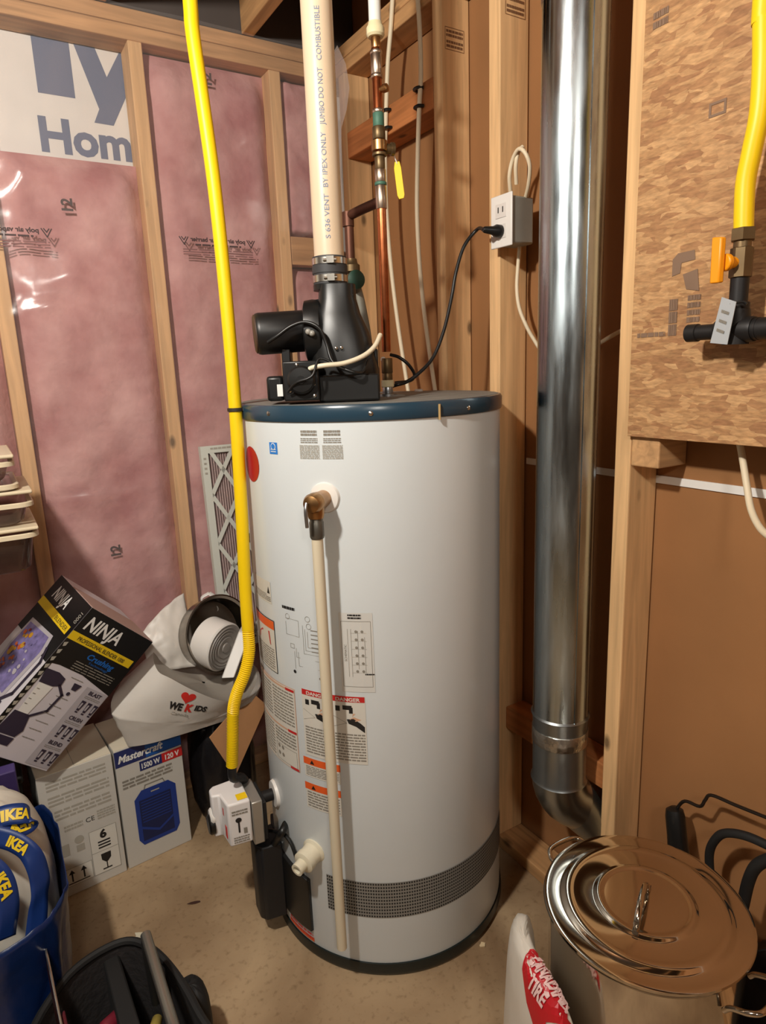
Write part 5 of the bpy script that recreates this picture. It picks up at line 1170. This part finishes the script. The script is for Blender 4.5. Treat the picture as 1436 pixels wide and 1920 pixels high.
pl = blob_fn((-.135, 1.475, tpz-.10), (.142, .14, .222), .10, 5., 2.6, 1.7); setp(blob('pillow', mat('white pillow cloth', (214, 206, 192), .8), pl), 'white pillow stuffed in the big blue carrier bag', 'pillow')
def strap(name, pts, wd, txts, side):
    P_s = []; n_ = len(pts)-1
    def cen(t):
        i = min(int(t*n_), n_-1); f = t*n_-i; a, b, c, e = [pts[max(0, min(n_, i+k))] for k in (-1, 0, 1, 2)]
        return .5*((2*b)+(c-a)*f+(2*a-5*b+4*c-e)*f*f+(3*b-a-3*c+e)*f**3)
    def sf(u, v, off=0.):
        c = cen(u); t = (cen(min(1, u+.02))-cen(max(0, u-.02))).normalized(); b = (side-t*side.dot(t)).normalized(); n__ = t.cross(b)
        if n__.dot(CAM-c) < 0: n__ = -n__
        return c+b*(wd*(v-.5))+n__*off
    mb = MB(); mb.surf(lambda u, v: sf(u, v), 40, 4); o = mb.build(name, M_STRAP, IK, smooth=70, solid=.002)
    L_ = sum((cen((i+1)/40)-cen(i/40)).length for i in range(40)); dd = Decal(.01)
    for t, u in txts: dd.text(t, u*L_, -wd*.26, wd*.5, M_YT, 1, bold=.05, spacing=1.0)
    fine(dd, 1); mb = MB(); c = cen(.5); tt = (cen(.52)-cen(.48)).normalized(); bb_ = (side-tt*side.dot(tt)).normalized()
    sg = 1 if tt.cross(bb_).dot(CAM-c) > 0 else -1
    for vs, fs, mi, l in dd.it: mb.cur = mi; mb.add([sf(a/L_, .5+sg*b/wd, .003) for a, b in vs], fs)
    mb.build('strap_lettering', dd.mats, o, smooth=0, recalc=False); return o
ds = lambda px, py, y: AY(px, py, y)
strap('strap', [ds(-60, 1560, 1.36), ds(-10, 1568, 1.33), ds(30, 1580, 1.31), ds(60, 1605, 1.29), ds(75, 1650, 1.28), ds(72, 1700, 1.27), ds(66, 1760, 1.255)], .036, (('IKEA', .36), ), Vector((.4, .3, .9)))
strap('strap', [ds(-80, 1600, 1.29), ds(-25, 1620, 1.27), ds(5, 1650, 1.255), ds(16, 1700, 1.245), ds(10, 1760, 1.24)], .036, (('IKEA', .55), ), Vector((.6, .2, .7)))
strap('strap', [ds(-60, 1560, 1.40), ds(0, 1532, 1.39), ds(40, 1525, 1.385), ds(56, 1530, 1.39), ds(50, 1545, 1.385), ds(10, 1558, 1.37), ds(-50, 1575, 1.36)], .040, (('IKEA', .30), ('IKEA', .7)), Vector((.1, -.7, -.7)))

# ---- clear plastic trays on a shelf at the left edge
M_CLEAR = film('clear tray plastic', (.62, .57, .53), .10, .15, (120, 112, 104)); M_RIM = mat('pale tray rim', (214, 200, 172), .35)
def tray(px, pz0, pz1, lab, y0=1.58, dep=.26, extra=None):
    e = AY(px, pz0, y0); zb2 = AY(px, pz1, y0).z; x1 = e.x; zt2 = e.z; x0 = -.55
    r = empty('plastic_tray', lab, 'tray', ((x0+x1)/2, y0+dep/2, zb2), group='clear plastic trays stacked at the left edge')
    def rr(z, ins, n=5):
        out = []
        rad = .03
        for cx, cy, a0_ in ((x1-ins-rad, y0+ins+rad, -90), (x1-ins-rad, y0+dep-ins-rad, 0), (x0+ins+rad, y0+dep-ins-rad, 90), (x0+ins+rad, y0+ins+rad, 180)):
            for k in range(n+1): a_ = math.radians(a0_+90*k/n); out.append(Vector((cx+rad*math.cos(a_), cy+rad*math.sin(a_), z)))
        return out
    mb = MB(); mb.ring_loft([rr(zb2+.0, .03), rr(zb2+.008, .022), rr(zt2-.004, .010)], caps=False); nn = len(mb.v); rb = rr(zb2, .03); mb.add(rb, [tuple(range(len(rb)))]); mb.build('tray_body', M_CLEAR, r, smooth=50)
    mb = MB(); mb.ring_loft([rr(zt2-.0105, .004), rr(zt2-.0105, 0), rr(zt2-.002, 0), rr(zt2, .003), rr(zt2-.004, .011)], caps=False); mb.build('tray_rim', M_RIM, r, smooth=50)
    return r
def lidp(px, pz, lab, y0=1.58, dep=.26):
    e = AY(px, pz, y0); mb = MB(); mb.bx((-.55, y0, e.z-.008), (e.x, y0+dep, e.z)); return setp(mb.build('tray_lid', M_RIM, bevel=.003), lab, 'lid', 'pale lids in the tray stack')
tray(74, 997, 1072, 'deep clear plastic tray, lowest of the stack at the left edge')
lidp(72, 986, 'pale tray lid on the lowest tray at the left edge')
tray(64, 940, 984, 'clear plastic tray second from the bottom of the stack at the left edge')
lidp(60, 918, 'pale tray lid on the second lowest tray at the left edge')
tray(36, 907, 917, 'shallow clear tray under the top of the stack at the left edge')
tray(28, 865, 905, 'topmost clear plastic tray of the stack at the left edge')
lidp(25, 852, 'pale lid topping the tray stack at the left edge')
zs = AY(74, 1072, 1.58).z
SHF = empty('shelf', 'black shelf carrying the plastic trays at the left edge', 'shelf', (-.34, 1.72, 0))
mb = MB(); mb.bx((-.6, 1.56, zs-.026), (-.06, 1.90, zs-.001)); mb.build('shelf_board', M_BLACKM, SHF, bevel=.002)
for x_, y_ in ((-.58, 1.58), (-.58, 1.88), (-.46, 1.58), (-.46, 1.88)):
    mb = MB(); mb.bx((x_-.012, y_-.012, .425 if x_ > -.5 or True else 0), (x_+.012, y_+.012, zs-.026)); mb.build('leg', M_BLACKM, SHF)

# ---- open tool bag in the left foreground
M_FAB = mat('dark bag fabric', (34, 30, 30), .8, vary=.2, vscale=40, bump=.3, bscale=80); M_FABIN = mat('bag lining', (46, 40, 36), .85)
TBZ = .24
c_ = [AZ(60, 2010, TBZ), AZ(112, 1846, TBZ), AZ(226, 1766, TBZ), AZ(300, 1790, TBZ), AZ(372, 1895, TBZ), AZ(400, 2010, TBZ)]
TBG = empty('tool_bag', 'open dark fabric tool bag on the floor in the left foreground', 'tool bag', (sum(q.x for q in c_)/6, sum(q.y for q in c_)/6, 0))
def smoothpoly(P, n=8):
    out = []; m_ = len(P)
    for i in range(m_):
        a, b, c, e = P[i-1], P[i], P[(i+1) % m_], P[(i+2) % m_]
        for k in range(n):
            t = k/n; out.append(.5*((2*b)+(c-a)*t+(2*a-5*b+4*c-e)*t*t+(3*b-a-3*c+e)*t**3))
    return out
rim = smoothpoly(c_); cg = sum(rim, Vector())/len(rim)
def sc_(k, z, dz=0): return [Vector((cg.x+(q.x-cg.x)*k, cg.y+(q.y-cg.y)*k, z)) for q in rim]
mb = MB(); mb.ring_loft([sc_(.88, .004), sc_(.93, .02), sc_(.98, .15), sc_(1., TBZ-.01), sc_(.99, TBZ), sc_(.95, TBZ), sc_(.93, TBZ-.03), sc_(.9, .14), sc_(.84, .03)]); mb.build('bag_body', M_FAB, TBG, smooth=60)
mb = MB(); L2 = [q.copy() for q in sc_(.975, TBZ+.002)]; mb.tube(L2+[L2[0]], .008, 8, 1); mb.build('rim_binding', M_BLACKM, TBG)
mb = MB(); mb.tube([rim[(i+8*3) % 48]+Vector((0, 0, -.005))+(rim[(i+24) % 48]-cg).normalized()*.004 for i in range(2, 16)], .0035, 8, 2); mb.build('red_piping', mat('red piping', (150, 40, 30), .6), TBG)
mb = MB(); s0 = AZ(205, 1785, TBZ-.02); s1 = AZ(245, 1935, TBZ-.02); mb.prism([s0-RH*.018, s0+RH*.018, s1+RH*.022, s1-RH*.018], Vector((0, 0, -.10))); mb.build('divider', M_BLACKM, TBG, bevel=.004)
fn = blob_fn(AZ(362, 1900, .10), (.035, .05, .07), .1, 5., 2.6, 2., .004); blob('side_pocket', M_BLACKM, fn, TBG)
mb = MB(); h0_, h1_ = AZ(273, 1752, .36), AZ(345, 1990, .33); mb.tube([h0_, h0_.lerp(h1_, .3), h0_.lerp(h1_, .7), h1_, h1_-Vector((0, 0, .09))+RH*.02], .0095, 16, 5); hd = mb.build('tube_handle', mat('dull steel tube', (150, 146, 138), .35, .9), TBG)
mb = MB(); mb.tube([h0_.lerp(h1_, .01), h0_-FH*.004-Vector((0, 0, .03)), h0_+FH*.005-Vector((0, 0, .16))], .0085, 12, 5); mb.build('handle_post', M_BLACKM, TBG)
def rodthing(name, p0, p1, r, m, lab, cat, z1=None):
    mb = MB(); mb.lathe(p0, p1-p0, [(r*.6, 0), (r, r*.6), (r, (p1-p0).length-r*.6), (r*.6, (p1-p0).length)], 18); return setp(mb.build(name, m), lab, cat)
rodthing('screwdriver', AZ(190, 1935, .19), AZ(235, 1893, .17), .014, mat('maroon handle', (112, 30, 44), .4), 'maroon handled tool lying in the dark tool bag', 'tool')
rodthing('screwdriver', AZ(283, 1950, .19), AZ(296, 1908, .17), .010, mat('olive yellow handle', (160, 140, 70), .4), 'yellow handled tool in the dark tool bag beside the steel tube', 'tool')
# saw leaning between the bags
sa, sb_ = AZ(79, 1748, .34), AZ(120, 1945, .30)
SW = empty('hand_saw', 'thin steel blade standing between the blue bag and the tool bag', 'saw', sb_)
dn = (Vector((0, 0, -1))+RH*-.10).normalized()
mb = MB(); mb.prism([sa, sb_, sb_+dn*.09, sa+dn*.03], FH*.0015); mb.build('blade', mat('dark blade', (70, 34, 30), .4, .6), SW, smooth=0)
mb = MB(); mb.tube([sa, sa.lerp(sb_, .5), sb_], .0024, 8, 3); mb.build('blade_spine', M_STEEL, SW)
mb = MB(); mb.prism([sb_-(sb_-sa)*.22+dn*.012, sb_+dn*.012, sb_+dn*.10, sb_-(sb_-sa)*.28+dn*.085], FH*.02); mb.build('saw_handle', mat('maroon saw handle', (90, 24, 36), .45), SW, bevel=.006)

# ---- stock pot with lid
M_POT = mat('polished pot steel', (206, 198, 186), .09, 1., vary=.04, vscale=3); PR = .170; PZ = .406
PX_, PY_ = .896, .622
PT = empty('stock_pot', 'large stainless steel stock pot standing before the right wall', 'pot', (PX_, PY_, 0))
mb = MB(); mb.lathe((PX_, PY_, 0), (0, 0, 1), [(PR-.022, .0), (PR-.012, .003), (PR-.004, .014), (PR-.004, PZ-.012), (PR, PZ-.008), (PR+.002, PZ-.003), (PR-.002, PZ), (PR-.006, PZ-.003), (PR-.007, .016), (.001, .008)], 96); mb.build('pot_body', M_POT, PT)
LD = empty('pot_lid', 'round stainless steel lid with loop handle on the stock pot', 'lid', (PX_, PY_, PZ))
LP = [(PR-.008, .0005), (PR+.003, .0), (PR+.007, .003), (PR+.006, .0065), (PR+.001, .0075), (PR-.003, .0068), (PR-.022, .0066), (PR-.026, .0072), (PR-.030, .0115), (PR-.034, .0125), (PR-.040, .0125), (PR-.044, .0118), (PR-.048, .0112), (.090, .0116), (.087, .0122), (.084, .0150), (.080, .0158), (.076, .0155), (.073, .0142), (.069, .0140), (.03, .0142), (.001, .0143)]
mb = MB(); mb.lathe((PX_, PY_, PZ+.001), (0, 0, 1), LP, 128); mb.build('lid_plate', M_POT, LD, smooth=60)
ha, hb = AZ(1193, 1740, PZ+.018), AZ(1213, 1668, PZ+.018); mid = (ha+hb)/2; mb = MB(); hd_ = (hb-ha).normalized()
mb.tube([ha-hd_*.012+Vector((0, 0, .001)), ha, ha+hd_*.004+Vector((0, 0, .014)), mid-hd_*.02+Vector((0, 0, .028)), mid+hd_*.02+Vector((0, 0, .028)), hb-hd_*.004+Vector((0, 0, .014)), hb, hb+hd_*.012+Vector((0, 0, .001))], .0055, 12, 6, flat=.7); mb.build('lid_handle', M_POT, LD)
for px, py, tw in ((1055, 1590, 1), (1375, 1840, 1)):
    q = AZ(px, py, PZ-.03); dr = Vector((q.x-PX_, q.y-PY_, 0)).normalized(); tn = Vector((-dr.y, dr.x, 0)); b0 = Vector((PX_, PY_, PZ-.035))
    mb = MB(); mb.tube([b0+dr*(PR-.006)+tn*.046+Vector((0, 0, -.012)), b0+dr*(PR+.004)+tn*.045, b0+dr*(PR+.030)+tn*.043+Vector((0, 0, .012)), b0+dr*(PR+.044)+tn*.026+Vector((0, 0, .016)), b0+dr*(PR+.044)-tn*.026+Vector((0, 0, .016)), b0+dr*(PR+.030)-tn*.043+Vector((0, 0, .012)), b0+dr*(PR+.004)-tn*.045, b0+dr*(PR-.006)-tn*.046+Vector((0, 0, -.012))], .0045, 12, 6); mb.build('pot_handle', M_POT, PT)

# ---- white and red carrier bag beside the pot
cb = AZ(1008, 1850, .10)
CBX, CBY = .792, .822
CBAG = empty('shopping_bag', 'white shopping bag with red print and white letters beside the stock pot', 'bag', (CBX, CBY, 0))
fn = blob_fn((0, 0, .172), (.150, .036, .178), .05, 6., 3.6, 8.2, .003)
def fn2(u, v):
    q = fn(u, v); t = q.z/.35; k = 1.0-.14*t*t
    a_ = math.radians(153)+q.x*k/.215; r_ = PR+.011+.036+q.y*(1-.35*t)
    z_ = q.z*(1.+.04*q.x/.150)
    return Vector((PX_+max(r_, PR+.009)*math.cos(a_), PY_+max(r_, PR+.009)*math.sin(a_), max(z_, .003)))
bb2 = blob('bag_body', mat('white bag', (214, 206, 194), .42, bump=.25, bscale=14), fn2, CBAG, 72, 48)
d = Decal(.008); M_CTR = mat('bag red print', (186, 26, 36), .4); M_PKW = mat('bag white letters', (226, 190, 186), .45)
d.poly([(-.020, .066), (.028, .062), (.052, .0), (.056, -.058), (.03, -.072), (-.018, -.052), (-.046, -.07), (-.05, -.01), (-.042, .036)][::-1], M_CTR, 1)
d.text('CANADIAN', -.002, -.004, .020, M_PKW, 2, bold=.04, rot=-1.12, fit=.100); d.text('TIRE', -.026, -.014, .020, M_PKW, 2, bold=.04, rot=-1.12, fit=.046)
d.text('CANADIAN', .032, .004, .016, M_PKW, 2, bold=.04, rot=-1.25, fit=.085)
shrink(bb2, 1022, 1838, RH, Vector((0, 0, 1)), fine(d, 3), 'bag_print', CBAG, .86, 'red print with white letters')

# ---- tools and odds behind the pot
TXX = 1.150
HT = empty('paint_roller_frame', 'black handled roller frame with bent rod behind the stock pot', 'tool', AX(1262, 1600, TXX))
a, b_ = AX(1264, 1512, TXX), AX(1276, 1640, TXX-.02)
mb = MB(); mb.lathe(a, b_-a, [(.008, 0), (.0175, .006), (.02, .02), (.02, .06), (.022, (b_-a).length*.8), (.018, (b_-a).length)], 20); mb.build('grip', M_BLACK, HT)
mb = MB(); mb.tube([AX(1268, 1516, TXX), AX(1284, 1502, TXX), AX(1312, 1512, TXX), AX(1322, 1500, TXX), AX(1334, 1491, TXX), AX(1380, 1510, TXX), AX(1450, 1538, TXX)], .0035, 8, 5); mb.build('bent_rod', mat('dark rod', (60, 52, 46), .35, .8), HT)
H2 = empty('roller_tray_handle', 'dark curved handle at the right edge behind the pot lid', 'handle', AX(1340, 1620, 1.12))
mb = MB(); mb.tube([AX(1332, 1650, 1.13), AX(1330, 1600, 1.13), AX(1342, 1573, 1.13), AX(1362, 1562, 1.13), AX(1400, 1568, 1.13), AX(1450, 1590, 1.13)], .0085, 12, 6); mb.build('curved_grip', M_BLACKM, H2)
mb = MB(); mb.tube([AX(1392, 1700, 1.11), AX(1404, 1650, 1.11), AX(1420, 1622, 1.11), AX(1455, 1606, 1.11)], .011, 12, 6); setp(mb.build('hose_loop', M_BLACKM), 'black hose loop at the right edge beside the pot lid', 'hose')
fn = blob_fn((1.145, .47, .14), (.05, .10, .14), .12, 5., 2.6, 6.6, .042); setp(blob('dark_bag', M_BAGBLK, fn), 'dark bag at the right edge behind the stock pot', 'bag')

# ---- litter on the floor
def chip(name, px, py, sx_, sy_, m, lab, h_=.004, rot=0.):
    q = AZ(px, py, 0); pts_ = []
    for i in range(9):
        a_ = 2*math.pi*i/9; r_ = 1+.35*random.uniform(-1, 1); x_, y_ = sx_*r_*math.cos(a_), sy_*r_*math.sin(a_); pts_.append(Vector((q.x+x_*math.cos(rot)-y_*math.sin(rot), q.y+x_*math.sin(rot)+y_*math.cos(rot), .0004)))
    mb = MB(); mb.prism(pts_, (0, 0, h_)); return setp(mb.build(name, m, smooth=0, bevel=.0006), lab, 'litter')
chip('wood_chip', 905, 1773, .009, .007, mat('pale chip', (222, 200, 160), .7), 'pale wood chip on the floor right of the heater base')
chip('dry_leaf', 364, 1693, .016, .005, mat('brown leaf', (62, 34, 24), .8), 'dark brown dry scrap on the floor in front of the cartons', .002, -.2)
chip('paper_scrap', 262, 1757, .011, .014, mat('pale scrap', (216, 208, 184), .7), 'pale scrap on the floor behind the steel tube of the tool bag', .004, .6)
